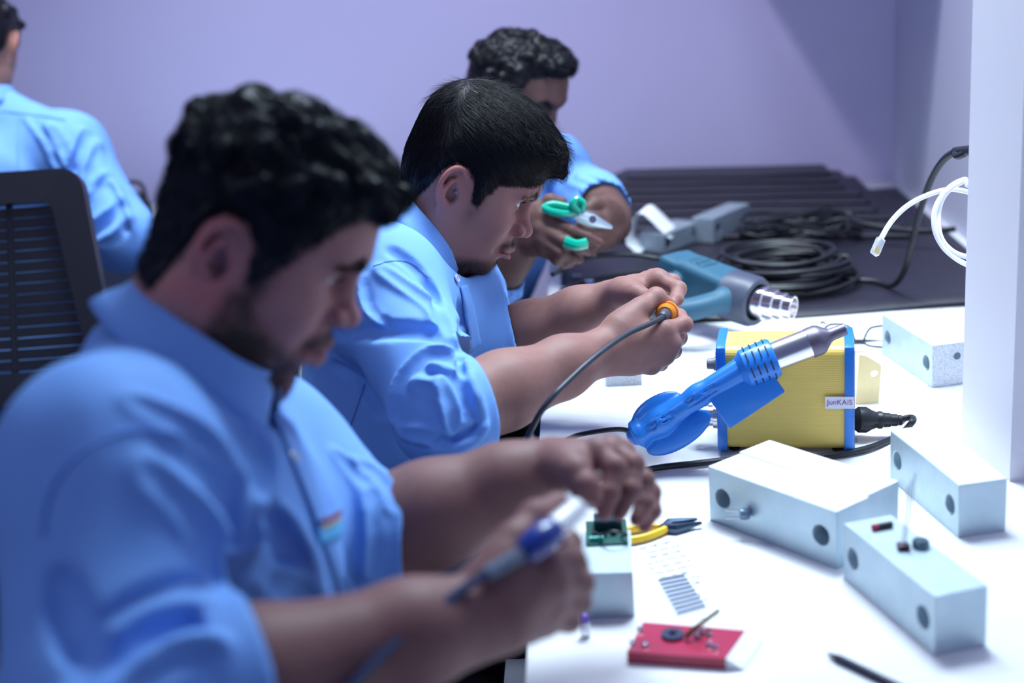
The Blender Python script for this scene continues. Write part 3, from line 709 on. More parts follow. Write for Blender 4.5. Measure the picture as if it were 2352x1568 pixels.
# ------------------------------------------------------------------ man in focus
DROP[0] = np.array([-.014, -.0125, -.013, -.0135, 0.0]); TUCK[0] = .012
R2 = head_axes(29, 2, 16); O2 = D(1058, 402, 1.92)
HP2 = [(.16, .066), (.108, .060), (.080, .050), (.046, .036), (.040, .020), (.033, -.004), (.022, -.004), (.013, .024), (.000, .037), (-.018, .036), (-.030, .018), (-.036, -.012), (-.052, -.050), (-.13, -.062), (-.16, .2), (.16, .2)]
def man2_head():
    nb = [to_local(D(1010, 520, 1.925), R2, O2), to_local(D(935, 650, 1.93), R2, O2)]
    F, B = head_solid([((-.018, 0, -.015), .052), (nb[0], .055), (nb[1], .056)], h=0.0016, lid=(-0.02, 0.36), jaw=1.04, fh=0.048)
    V, Q = F.mesh()
    def beard(V):
        y = np.abs(V[:, 1]); x, z = V[:, 0], V[:, 2]
        mo = np.exp(-((seg_d(np.stack([x, y, z], 1), (.108, .003, -.033), (.094, .026, -.042)))/.0055)**2)*0.75
        jaw = sstep(-.072, -.098, z-0.30*(x-.06))*sstep(.0, .04, x)*sstep(-.140, -.112, z)
        chin = sstep(.026, .012, y)*sstep(.06, .075, x)*sstep(-.066, -.080, z)
        side = np.exp(-(((x-.030)/.010)**2+((z+.008)/.022)**2))*0.55
        st = 0.10*sstep(-.02, -.06, z)*sstep(.0, .03, x)
        return np.clip(1.5*mo+0.85*jaw+1.0*chin+side+st, 0, .97)
    return F, B, V, Q, skin_colors(V, TONE2, beard, hairpoly=HP2, seed=3), beard
F2, B2, V2, Q2, C2, BEARD2 = man2_head()
def hair2(parent):
    def thick(X, Y, Z):
        s = poly_sd(X+0*Z, Z+0*X, HP2); top = 0.006+0.007*sstep(.03, .10, Z)+0.002*sstep(.02, .09, X)*sstep(.05, .09, Z)
        return np.minimum(np.clip(s*0.42-.0008, -.01, 1), top).astype(np.float32)
    H = hair_volume(F2, B2, thick, [((.086, 0.0, .088), (.028, .048, .014), .02), ((.104, -.012, .078), (.016, .026, .008), .01)])
    V, Q = H.mesh(); V, Q = crop_low(V, Q, -.075)
    V = V+smooth_noise(V, 260, 5)[:, None]*0.0006
    def flow(P):
        f = np.zeros_like(P); x, y, z = P.T
        c = np.array([-.055, -.004, .105]); d = P-c; side = np.clip(np.abs(y)/.075, 0, 1)
        f[:, 0] = 0.9*sstep(-.08, -.03, x)+0.15; f[:, 1] = 0.25*np.sign(y)*sstep(0, .03, np.abs(y))
        f[:, 2] = -0.25-0.75*sstep(.09, -.01, z)
        bk = sstep(-.035, -.075, x); f[:, 0] -= 0.75*bk; f[:, 2] -= 0.8*bk
        return f
    ok = lambda P: (poly_sd(P[:, 0], P[:, 2], HP2) > -0.001)
    P1 = pick(V, Q, 12500, 1, ok); ln = 0.016+0.034*sstep(.015, .08, P1[:, 2])+0.006*sstep(0.03, .09, P1[:, 0])
    ln = ln*RNG.uniform(.6, 1.25, len(P1))
    S1 = grow(H, P1, flow, ln, 8, 0.0020, 0.10, 2)
    P2 = pick(V, Q, 5200, 3, lambda P: (P[:, 2] > .085) & (P[:, 0] > -.10) & (P[:, 0] < .06))
    S2 = grow(H, P2, flow, RNG.uniform(.02, .042, len(P2)), 8, 0.010, 0.6, 4)
    P3 = pick(V, Q, 9000, 6, lambda P: (P[:, 0] > .075) & (P[:, 2] > .058)); S3 = grow(H, P3, flow, RNG.uniform(.015, .035, len(P3)), 8, 0.010, 0.5, 5)
    vs, fs = strands(np.concatenate([S1, S2, S3]), np.concatenate([RNG.uniform(.00022, .0004, len(S1)), np.full(len(S2), .00016), np.full(len(S3), .0002)]))
    VV, FF = join_np([(V, Q), (vs, fs)])
    link('hair', mesh_np(to_world(VV, R2, O2), FF), M_HAIR, parent)
def face_hair(F, R, O, V, Q, dens, count, seed, parent, length, brow_n=260, rad=.00012, lashes=None):
    """Beard, brows and lashes as single hairs."""
    r = np.random.default_rng(seed); H = F
    def out(name, S, rad_): vs, fs = strands(S, np.full(len(S), rad_)); link(name, mesh_np(to_world(vs, R, O), fs), M_BEARD, parent, kind='stuff' if name == 'beard' else None)
    if dens is not None:
        P = pick(V, Q, count, seed, None); w = dens(P); P = P[r.random(len(P)) < w]
        def fl(P): f = np.zeros_like(P); f[:, 0] = 0.45; f[:, 2] = -1; return f
        out('beard', grow(H, P, fl, r.uniform(.5, 1.2, len(P))*length, 4, length*0.5, .5, seed), rad)
    for s in (1, -1):
        t = r.random(brow_n); a = np.array([.099, .010, .0355]); b = np.array([.0965, .030, .0435]); c = np.array([.080, .050, .037])
        q = np.where((t < .5)[:, None], a+(b-a)*(t*2)[:, None], b+(c-b)*(t*2-1)[:, None])+r.normal(size=(brow_n, 3))*.0016; q[:, 1] *= s
        def fb(P, s=s): f = np.zeros_like(P); f[:, 0] = -.5; f[:, 1] = s; f[:, 2] = .25; return f
        for _ in range(3):
            val, G = H.sample(q); q = q-G*(val[:, None]-.0003)
        out('eyebrow', grow(H, q, fb, r.uniform(.005, .009, brow_n), 4, .0012, .25, seed+1), rad)
        if lashes:
            az = np.linspace(-.85, 1.0, 34); w = np.clip(1-((az-.08)/1.06)**2, 0, 1); up = lashes[0]+(lashes[1]-lashes[0])*w**.8+.05*az
            c = EYE*np.array([1, s, 1]); dr = np.stack([np.cos(up)*np.cos(az), s*np.cos(up)*np.sin(az), np.sin(up)], 1); k = np.linspace(0, 1, 4)
            out('eyelashes', c+dr[:, None]*(.0138+.006*k[None, :, None])+np.array([0, 0, 1])*(.0012*k**2)[None, :, None], rad*.9)

def build_man2():
    J = dict(pel=np.array([-0.38, 1.86, 0.56]), neck=D(920, 605, 1.93), rsh=D(868, 655, 1.80), lsh=D(965, 520, 2.10), belly=0.035)
    J['axes'] = torso_frame(J['lsh'], J['rsh'], J['pel'])
    J['relb'] = D(1035, 945, 1.655); J['rcuff'] = D(1092, 930, 1.668); J['lelb'] = D(1118, 788, 1.99); J['lcuff'] = D(1184, 772, 1.988)
    # right hand (near): back of the hand to the camera, pinching the connector
    Z = lambda x, y, d: D(1100+x/3.136, 560+y/3.136, d)
    fr = arm_solid(J['relb'], Z(860, 790, 1.775), [Z(1330, 625, 1.79), Z(1375, 715, 1.795), Z(1330, 800, 1.80), Z(1240, 870, 1.81)],
        [[Z(1478, 578, 1.805), Z(1445, 520, 1.83), Z(1395, 478, 1.84)], [Z(1438, 672, 1.835), Z(1395, 640, 1.862), Z(1340, 600, 1.865)], [Z(1400, 770, 1.845), Z(1350, 745, 1.87), Z(1290, 720, 1.875)], [Z(1310, 862, 1.845), Z(1270, 830, 1.865), Z(1215, 800, 1.868)]],
        [Z(1010, 610, 1.785), Z(1165, 465, 1.80), Z(1275, 385, 1.815), Z(1365, 438, 1.825)], h=0.0015, r_elbow=0.045, r_wrist=0.023, scale=1.12)
    fl = arm_solid(J['lelb'], Z(935, 405, 1.94), [Z(1300, 262, 1.905), Z(1285, 252, 1.93), Z(1255, 252, 1.952), Z(1210, 262, 1.972)],
        [[Z(1438, 325, 1.88), Z(1422, 400, 1.862), Z(1380, 445, 1.850)], [Z(1395, 275, 1.915), Z(1345, 330, 1.905), Z(1280, 318, 1.905)], [Z(1345, 280, 1.945), Z(1285, 322, 1.925), Z(1225, 305, 1.925)], [Z(1290, 285, 1.962), Z(1240, 315, 1.945), Z(1190, 320, 1.94)]],
        [Z(1030, 350, 1.905), Z(1130, 360, 1.875), Z(1235, 405, 1.860), Z(1325, 445, 1.850)], h=0.0016, r_elbow=0.036, r_wrist=0.024, scale=1.1)
    parts = [(to_world(V2, R2, O2), Q2, C2)]
    for F in (fr, fl):
        V, Q = F.mesh(); parts.append((V, Q, hand_colors(V, TONE2, [Z(1395, 478, 1.84), Z(1365, 438, 1.825), Z(1380, 445, 1.85), Z(1478, 578, 1.805)])))
    p = make_person('man in focus in a blue shirt, holding a cable with an orange connector', parts, J)
    place_eyes(R2, O2, p, (-16, -6)); hair2(p)
    face_hair(F2, R2, O2, V2, Q2, lambda P: BEARD2(P)*(P[:, 0] > -.02), 11000, 11, p, .007, lashes=(-.02, .36))
    S = shirt_solid(J, (-0.60, 1.42, 0.52), (0.0, 2.20, 1.16), 0.0032, sleeve_r=0.066)
    # folds of the near sleeve and front
    crease(S, [(760, 768), (860, 760), (950, 757), (1010, 768), (1062, 806)], 0.007, 0.012)
    fold(S, [(905, 965), (925, 885), (985, 822), (1040, 820)], 0.008, side=(-8, -8))
    fold(S, [(950, 880), (1010, 900), (1050, 960)], 0.006, side=(4, 8)); fold(S, [(990, 840), (1050, 870), (1090, 930)], 0.005, side=(-6, 8))
    fold(S, [(920, 990), (980, 1000), (1060, 1015)], 0.006, side=(0, 8)); fold(S, [(870, 620), (930, 660), (985, 700), (1000, 735)], 0.006, side=(8, -6))
    crease(S, [(985, 650), (1010, 700), (1030, 760)], 0.005, 0.010); crease(S, [(900, 575), (960, 620), (1000, 690)], 0.004, 0.012)
    fold(S, [(1010, 870), (1030, 940), (1035, 985)], 0.006, side=(9, 2)); fold(S, [(830, 640), (840, 700), (880, 740)], 0.005, side=(7, 0))
    crease(S, [(770, 840), (830, 880), (880, 950)], 0.005, 0.012); crease(S, [(1055, 700), (1075, 780), (1070, 850)], 0.006, 0.012)
    for s in 'rl': cuff_open(S, J, s)
    crease(S, [(1052, 800), (1062, 850), (1080, 905), (1098, 960)], 0.005, 0.006); crease(S, [(1000, 1022), (1060, 1010), (1105, 975)], 0.005, 0.006)
    crease(S, [(1070, 830), (1088, 880), (1104, 940), (1112, 985)], 0.004, 0.007, True); crease(S, [(985, 1035), (1040, 1030), (1090, 1008), (1118, 975)], 0.005, 0.007, True); crease(S, [(1040, 850), (1064, 900), (1072, 960)], 0.004, 0.006)
    collar_seat(S, D(988, 520, 1.93), D(1055, 446, 1.93)-D(980, 512, 1.93), 0.020, 0.084)
    # neck hole
    S.cone(J['neck'], D(1010, 480, 1.925), 0.050, 0.062, k=0.012, mode='sub')
    sh = link('shirt', shirt_mesh(S, 21, 0.0011), M_SHIRT, p)
    collar(sh, D(988, 520, 1.93), D(1055, 446, 1.93)-D(980, 512, 1.93), D(1046, 587, 1.93)-D(980, 512, 1.93), rf=0.064, rl=0.068, hgt=0.034, flare=0.016)
    ribbon(S, [(1062, 655), (1078, 720), (1090, 800)], 0.024, 'placket', M_SHIRT, sh)
    button(S, 1047, 640, sh)
    stitch(S, [(858, 612), (900, 600), (945, 606), (985, 640)], sh, 'yoke_seam'); stitch(S, [(838, 880), (815, 950), (785, 1030)], sh, 'side_seam')
    legs(J, p)
build_man2()
# ------------------------------------------------------------------ man in the foreground
def curls(F, B, poly, R, O, parent, m, seed, top=0.02, base=0.006, amp=0.004, nblob=120, zlo=0.05, nstr=5000, slen=0.03, wave=1.1, srad=0.0005, front=(), xlo=-.1, brad=(.008, .014), ext=0.0):
    """Thick curly hair: a lumpy mass with waving locks."""
    def thick(X, Y, Z):
        s = poly_sd(X+0*Z, Z+0*X, poly); t = base+top*sstep(.02, .085, Z)+ext*sstep(0.0, .08, X)*sstep(.05, .09, Z)
        return np.minimum(np.clip(s*0.55-.001, -.01, 1), t).astype(np.float32)
    H = hair_volume(F, B, thick, list(front)); V0, Q0 = H.mesh(); r = np.random.default_rng(seed)
    P = pick(V0, Q0, nblob*3, seed, lambda P: (poly_sd(P[:, 0], P[:, 2], poly) > .006) & (P[:, 2] > zlo) & (P[:, 0] > xlo))[:nblob]
    for p in P: H.ell(p, r.uniform(brad[0], brad[1], 3), 0.009)
    V, Q = H.mesh(); V, Q = crop_low(V, Q, -.075); V = V+normals(V, Q)*(smooth_noise(V, 330, seed)*amp*0.5)[:, None]
    def flow(P):
        f = np.zeros_like(P); f[:, 0] = 0.8*sstep(-.07, -.02, P[:, 0])-.35*sstep(-.04, -.09, P[:, 0])+.1; f[:, 2] = -.35-.6*sstep(.09, .0, P[:, 2]); f[:, 1] = .25*np.sign(P[:, 1]); return f+0.55*np.stack([smooth_noise(P, 90, seed+i) for i in range(3)], 1)
    ok = lambda P: poly_sd(P[:, 0], P[:, 2], poly) > -.001
    P1 = pick(V, Q, nstr, seed+1, ok); L = slen*(.35+.65*sstep(.02, .08, P1[:, 2]))*r.uniform(.6, 1.3, len(P1))
    S1 = grow(H, P1, flow, L, 8, .004, .3, seed+2, wave=wave, wavef=1.5)
    vs, fs = strands(S1, r.uniform(.7, 1.2, len(S1))*srad); VV, FF = join_np([(V, Q), (vs, fs)])
    return link('hair', mesh_np(to_world(VV, R, O), FF), m, parent)

DROP[0] = np.array([0.0, 0.0, 0.0, 0.0, -.010]); TUCK[0] = .015
R1 = head_axes(30, 3, 16); O1 = D(546, 556, 1.215)
HP1 = [(.17, .086), (.110, .083), (.086, .078), (.066, .064), (.052, .034), (.036, .004), (.022, -.010), (.014, .022), (.000, .037), (-.018, .036), (-.030, .018), (-.034, -.012), (-.046, -.050), (-.13, -.056), (-.16, .2), (.17, .2)]
def build_man1():
    J = dict(pel=np.array([-0.47, 1.10, 0.60]), neck=D(380, 835, 1.215), rsh=D(248, 1070, 1.045), lsh=D(610, 1045, 1.37), belly=0.03, lsr=0.060, lcr=0.055)
    J['axes'] = torso_frame(J['lsh'], J['rsh'], J['pel'])
    J['relb'] = D(245, 1650, 0.955); J['rcuff'] = D(575, 1560, 1.0); J['lelb'] = D(845, 1240, 1.335); J['lcuff'] = D(936, 1240, 1.335)
    Z = lambda x, y, d: D(1000+x/2.58, 960+y/2.58, d)
    nb = [to_local(D(440, 690, 1.20), R1, O1), to_local(D(355, 840, 1.21), R1, O1)]
    F, B = head_solid([((-.018, 0, -.015), .054), (nb[0], .058), (nb[1], .060)], h=0.002, lid=(-0.16, 0.10), jaw=1.08)
    V, Q = F.mesh()
    def beard(V):
        x, y, z = V[:, 0], np.abs(V[:, 1]), V[:, 2]; M = np.stack([x, y, z], 1)
        mo = np.exp(-(seg_d(M, (.108, .003, -.033), (.094, .028, -.044))/.0075)**2)
        line = -.012-0.55*np.clip(x-.020, 0, 1)                       # cheek line falls towards the mouth
        jaw = sstep(.004, -.016, z-line)*sstep(.004, .018, x)*sstep(-.150, -.112, z-.25*(x-.05))
        lip = np.exp(-(np.linalg.norm((M-(.100, 0, -.051))/(.022, .023, .0115), axis=1))**4)
        side = np.exp(-(((x-.030)/.011)**2+((z-.0)/.03)**2))*0.9
        return np.clip(1.0*mo+0.86*jaw*(1-lip)+side, 0, .97)
    C = skin_colors(V, TONE1, beard, hairpoly=HP1, seed=9)
    fr = arm_solid(J['relb'], Z(385, 1150, 1.075), [Z(640, 880, 1.085), Z(680, 985, 1.09), Z(675, 1095, 1.10), Z(640, 1200, 1.112)],
        [[Z(815, 850, 1.11), Z(800, 740, 1.135), Z(750, 655, 1.145)], [Z(855, 975, 1.12), Z(835, 880, 1.15), Z(770, 800, 1.16)], [Z(845, 1085, 1.13), Z(820, 1000, 1.16), Z(750, 940, 1.165)], [Z(790, 1200, 1.14), Z(760, 1130, 1.165), Z(700, 1080, 1.17)]],
        [Z(350, 960, 1.07), Z(470, 730, 1.085), Z(595, 590, 1.105), Z(725, 515, 1.125)], h=0.002, r_elbow=0.048, r_wrist=0.026, scale=1.18)
    fl = arm_solid(J['lelb'], Z(690, 285, 1.345), [Z(960, 205, 1.315), Z(1040, 190, 1.34), Z(1100, 210, 1.362), Z(1130, 250, 1.382)],
        [[Z(1065, 290, 1.295), Z(1035, 440, 1.285), Z(1000, 560, 1.280)], [Z(1170, 275, 1.32), Z(1160, 425, 1.305), Z(1090, 560, 1.298)], [Z(1235, 370, 1.345), Z(1240, 500, 1.335), Z(1195, 600, 1.325)], [Z(1280, 440, 1.372), Z(1290, 550, 1.362), Z(1240, 640, 1.352)]],
        [Z(765, 290, 1.315), Z(830, 320, 1.29), Z(885, 400, 1.28), Z(930, 475, 1.278)], h=0.002, r_elbow=0.050, r_wrist=0.025, scale=1.12)
    parts = [(to_world(V, R1, O1), Q, C)]
    for G, tips in ((fr, [Z(750, 655, 1.145), Z(725, 515, 1.125), Z(770, 800, 1.16)]), (fl, [Z(1000, 560, 1.28), Z(930, 475, 1.278), Z(1195, 600, 1.325), Z(1240, 640, 1.352)])):
        v, q = G.mesh(); parts.append((v, q, hand_colors(v, np.array(TONE1)*.74, tips)))  # hands toned darker than the lit face, shade put into the skin colour
    p = make_person('bearded man with wavy black hair in the foreground, working with a soldering iron', parts, J)
    place_eyes(R1, O1, p, (-14, -20))
    curls(F, B, HP1, R1, O1, p, mat('soft_black_hair', (.004, .006, .013), .5, spec=.22), 31, top=.007, base=.0035, amp=.003, nblob=70, zlo=.045, nstr=5000, slen=.034, srad=.0005, wave=.7,
          front=[((.076, 0, .098), (.026, .050, .013), .02), ((.094, -.018, .090), (.013, .032, .011), .012)], ext=.001, brad=(.006, .011))
    face_hair(F, R1, O1, V, Q, lambda P: beard(P)*(P[:, 0] > .0), 9000, 15, p, .006, rad=.0002, brow_n=600, lashes=(-.16, .10))
    S = shirt_solid(J, (-0.66, 0.66, 0.60), (-0.02, 1.48, 1.24), 0.0036, sleeve_r=0.070, cuff_r=0.060)
    crease(S, [(195, 1560), (255, 1466), (345, 1410), (445, 1380), (525, 1386), (560, 1420)], 0.009, 0.016)
    fold(S, [(260, 1500), (360, 1440), (470, 1420), (540, 1440)], 0.0097, side=(0, 14)); fold(S, [(330, 1560), (420, 1500), (500, 1490)], 0.0076, side=(0, 12))
    fold(S, [(330, 1080), (440, 1180), (500, 1280), (520, 1360)], 0.0086, side=(14, -4)); fold(S, [(420, 990), (500, 1080), (545, 1200), (550, 1300)], 0.0097, side=(14, -6))
    fold(S, [(300, 920), (420, 980), (510, 1060)], 0.0065, side=(8, -10)); fold(S, [(590, 1000), (600, 1100), (570, 1240)], 0.0086, side=(14, 0))
    fold(S, [(640, 1180), (690, 1280), (720, 1380)], 0.0086, side=(-14, 6)); fold(S, [(590, 1400), (650, 1330), (720, 1370)], 0.0076, side=(0, 14))
    fold(S, [(770, 1040), (830, 1110), (850, 1180)], 0.0055, side=(12, -4)); fold(S, [(820, 1060), (880, 1110), (900, 1170)], 0.0055, side=(12, -6)); fold(S, [(840, 1130), (855, 1230), (845, 1320)], 0.0055, side=(14, 0))
    crease(S, [(130, 1330), (160, 1420), (190, 1500)], 0.007, 0.014)
    for s in 'rl': cuff_open(S, J, s, cuff_r=0.060)
    ax = D(505, 652, 1.2)-D(450, 736, 1.2); fd = D(530, 789, 1.2)-D(450, 736, 1.2)
    collar_seat(S, D(476, 762, 1.205), ax, 0.024, 0.088)
    S.cone(J['neck'], D(470, 640, 1.2), 0.052, 0.066, k=0.012, mode='sub')
    sh = link('shirt', shirt_mesh(S, 41, 0.0016), M_SHIRT, p)
    ax = D(505, 652, 1.2)-D(450, 736, 1.2); fd = D(530, 789, 1.2)-D(450, 736, 1.2)
    collar(sh, D(476, 762, 1.205), ax, fd, rf=0.068, rl=0.071, hgt=0.035, gap=14, flare=0.010)
    ribbon(S, [(645, 960), (700, 1100), (760, 1260), (800, 1400)], 0.026, 'placket', M_SHIRT, sh)
    button(S, 622, 915, sh, 0.006); button(S, 672, 1050, sh)
    stitch(S, [(95, 1230), (120, 1120), (200, 1030), (330, 985), (450, 1010)], sh, 'shoulder_seam', M_SHIRT, r=.0012)
    pk = ribbon(S, [(716, 1190), (745, 1185), (775, 1165)], 0.006, 'pocket_edge', M_SHIRT, sh, lift=.003)
    ribbon(S, [(728, 1200), (750, 1194), (772, 1178)], 0.004, 'red_stripe', mat('red_thread', (.22, .05, .14), .7), sh, lift=.0036)
    ribbon(S, [(728, 1213), (750, 1207), (774, 1190)], 0.004, 'yellow_stripe', mat('yellow_thread', (.34, .36, .36), .7), sh, lift=.0034)
    ribbon(S, [(724, 1232), (750, 1226), (776, 1212)], 0.012, 'cyan_patch', mat('cyan_patch', (.09, .42, .78), .7), sh, lift=.0030)
    legs(J, p)
build_man1()

# ------------------------------------------------------------------ man behind, with curly hair
DROP[0] = np.zeros(5); TUCK[0] = 0.0
R3 = head_axes(24, -34, 15); O3 = D(1168, 226, 2.70)
HP3 = [(.17, .096), (.108, .094), (.088, .090), (.068, .078), (.056, .048), (.030, .012), (.022, -.004), (.014, .022), (.000, .037), (-.018, .036), (-.030, .018), (-.034, -.008), (-.046, -.040), (-.13, -.046), (-.16, .2), (.17, .2)]
def build_man3():
    f = np.array([.80, -.60, 0]); l = np.array([.60, .80, 0]); nk = D(1132, 372, 2.74)
    J = dict(pel=np.array([-0.37, 2.80, 0.56]), neck=nk+np.array([0, 0, .0]), rsh=nk-l*.185-np.array([0, 0, .05]), lsh=nk+l*.185-np.array([0, 0, .05]), belly=0.02, legdir=(.97, -.22, 0))
    J['axes'] = torso_frame(J['lsh'], J['rsh'], J['pel'])
    J['relb'] = D(1120, 640, 2.36); J['rcuff'] = D(1150, 610, 2.34); J['lelb'] = D(1368, 462, 2.56); J['lcuff'] = D(1386, 480, 2.51)
    nb = [to_local(D(1172, 310, 2.72), R3, O3), to_local(D(1174, 400, 2.74), R3, O3)]
    F, B = head_solid([((-.018, 0, -.015), .052), (nb[0], .056), (nb[1], .066)], h=0.0026, lid=(-0.10, 0.14))
    V, Q = F.mesh(); C = skin_colors(V, TONE3, None, hairpoly=HP3, seed=13)
    fr = arm_solid(J['relb'], D(1200, 548, 2.31), [D(1248, 500, 2.27), D(1244, 526, 2.265), D(1246, 552, 2.265), D(1252, 574, 2.27)],
        [[D(1312, 530, 2.25), D(1350, 545, 2.25), D(1376, 556, 2.255)], [D(1300, 556, 2.245), D(1332, 570, 2.25), D(1352, 578, 2.26)], [D(1290, 582, 2.25), D(1314, 594, 2.26), D(1332, 596, 2.275)], [D(1278, 596, 2.26), D(1296, 606, 2.27), D(1312, 606, 2.28)]],
        [D(1215, 515, 2.29), D(1238, 480, 2.28), D(1264, 462, 2.275), D(1290, 464, 2.275)], h=0.0028, r_elbow=.042, r_wrist=.024, scale=1.08)
    fl = arm_solid(J['lelb'], D(1415, 512, 2.44), [D(1388, 498, 2.38), D(1384, 520, 2.375), D(1388, 540, 2.38), D(1394, 556, 2.385)],
        [[D(1352, 500, 2.35), D(1336, 516, 2.345), D(1332, 530, 2.35)], [D(1350, 524, 2.345), D(1336, 540, 2.345), D(1338, 552, 2.35)], [D(1356, 546, 2.35), D(1346, 560, 2.35), D(1350, 570, 2.355)], [D(1368, 564, 2.36), D(1360, 574, 2.36), D(1364, 582, 2.365)]],
        [D(1402, 488, 2.41), D(1386, 470, 2.385), D(1366, 468, 2.37), D(1350, 478, 2.36)], h=0.0028, r_elbow=.036, r_wrist=.024, scale=1.05)
    parts = [(to_world(V, R3, O3), Q, C)]
    for G in (fr, fl):
        v, q = G.mesh(); parts.append((v, q, hand_colors(v, TONE3, [D(1376, 556, 2.255), D(1352, 578, 2.26), D(1332, 596, 2.275), D(1290, 464, 2.275)])))
    p = make_person('dark-skinned man with curly hair seated behind, holding green-handled cutters', parts, J)
    place_eyes(R3, O3, p, (0, -16))
    curls(F, B, HP3, R3, O3, p, M_HAIR, 51, top=.006, base=.002, amp=.003, nblob=200, zlo=.05, nstr=2600, slen=.018, srad=.0007, ext=.006,
          front=[((.074, 0, .104), (.022, .046, .011), .015)], brad=(.005, .009))
    face_hair(F, R3, O3, V, Q, None, 10, 15, p, .004, rad=.0003, brow_n=200, lashes=(-.10, .14))
    S = shirt_solid(J, (-0.60, 2.15, 0.56), (0.28, 3.10, 1.18), 0.006, sleeve_r=0.052, cuff_r=0.048)
    fold(S, [(1300, 410), (1350, 430), (1390, 460)], .007, side=(4, -6)); fold(S, [(1330, 400), (1380, 420), (1420, 470)], .007, side=(4, -6)); fold(S, [(1180, 600), (1190, 660), (1180, 700)], .007, side=(8, 0))
    for s in 'rl': cuff_open(S, J, s, cuff_r=0.048, rr=.004)
    S.cone(J['neck'], D(1172, 290, 2.72), 0.050, 0.062, k=0.012, mode='sub')
    sh = link('shirt', shirt_mesh(S, 61, 0.002), M_SHIRT, p)
    collar(sh, D(1176, 352, 2.735), np.array([.28, -.22, 1.0]), f+np.array([0, 0, -.4]), rf=0.062, rl=0.064)
    legs(J, p, fwd=(.97, -.22, 0))
build_man3()

# ------------------------------------------------------------------ man at the back, seen from behind
R4 = head_axes(8, 96, 0); O4 = D(-58, 112, 2.96)
HP4 = [(.16, .070), (.100, .066), (.066, .055), (.056, .030), (.026, .004), (.020, -.010), (.014, .024), (.000, .037), (-.018, .036), (-.030, .018), (-.034, -.012), (-.050, -.048), (-.13, -.050), (-.16, .2), (.16, .2)]
def build_man4():
    nk = D(-58, 235, 2.98); f = np.array([-.06, .998, 0]); l = np.array([-.998, -.06, 0])
    J = dict(pel=np.array([-1.23, 2.86, 0.56]), neck=nk, rsh=D(158, 345, 2.93), lsh=D(-280, 372, 2.93), belly=0.01, legdir=(-.06, .998, 0))
    J['axes'] = torso_frame(J['lsh'], J['rsh'], J['pel'])
    J['relb'] = D(285, 545, 2.86); J['rcuff'] = D(268, 560, 3.02); J['lelb'] = D(-420, 560, 2.9); J['lcuff'] = D(-370, 560, 3.05)
    nb = [to_local(D(-58, 190, 2.96), R4, O4), to_local(D(-58, 260, 2.98), R4, O4)]
    F, B = head_solid([((-.018, 0, -.015), .054), (nb[0], .058), (nb[1], .066)], h=0.003)
    V, Q = F.mesh(); C = skin_colors(V, TONE4, None, hairpoly=HP4, seed=17)
    up = np.array([0, 0, 1.0])
    def hand(el, cu, s):
        w = cu+f*.17+l*s*-.03; g = w+f*.09; lat = l*-s
        m = [g+lat*k for k in (.030, .010, -.010, -.028)]; fi = [[q+f*.035+up*-.012, q+f*.055+up*-.03, q+f*.062+up*-.048] for q in m]
        return arm_solid(el, w, m, fi, [w+f*.02+lat*.03, w+f*.05+lat*.045, w+f*.075+lat*.045-up*.01, w+f*.095+lat*.04-up*.02], h=.004, r_elbow=.042, r_wrist=.023)
    parts = [(to_world(V, R4, O4), Q, C)]
    for s, a in ((-1, 'r'), (1, 'l')):
        v, q = hand(J[a+'elb'], J[a+'cuff'], s).mesh(); parts.append((v, q, hand_colors(v, TONE4, [])))
    p = make_person('man seen from behind at the left edge, in a light blue shirt', parts, J)
    place_eyes(R4, O4, p, (0, -10))
    curls(F, B, HP4, R4, O4, p, M_HAIR, 71, top=.006, base=.004, amp=.001, nblob=10, nstr=1500, slen=.012, wave=.1, srad=.0006)
    S = shirt_solid(J, (-1.75, 2.62, 0.50), (-0.72, 3.32, 1.24), 0.006, sleeve_r=0.068, cuff_r=0.054)
    fold(S, [(110, 290), (135, 330), (160, 380)], .009, side=(8, 4)); fold(S, [(190, 300), (180, 340), (160, 385)], .009, side=(8, 4)); fold(S, [(60, 270), (100, 320), (130, 390)], .006, side=(8, 0))
    for a in ([(240, 400), (200, 450), (190, 480)], [(280, 460), (240, 500), (210, 520)], [(300, 500), (260, 545), (230, 560)], [(225, 330), (205, 380), (195, 420)]): fold(S, a, .009, side=(6, 8))
    fold(S, [(255, 420), (280, 470), (300, 530)], .007, side=(-8, 2))
    for s in 'rl': cuff_open(S, J, s, cuff_r=0.054)
    S.cone(J['neck']-np.array([0, 0, .0]), D(-58, 150, 2.96), 0.050, 0.064, k=0.012, mode='sub')
    sh = link('shirt', shirt_mesh(S, 81, 0.002), M_SHIRT, p)
    collar(sh, D(-58, 205, 2.96), np.array([0, .12, 1.0]), f, rf=0.062, rl=0.066)
    stitch(S, [(-60, 250), (60, 262), (150, 275)], sh, 'yoke_seam', M_SHIRT, r=.0012); stitch(S, [(45, 262), (42, 330), (40, 390)], sh, 'back_pleat', M_SHIRT, r=.0015)
    legs(J, p, fwd=(-.06, .998, 0))
build_man4()
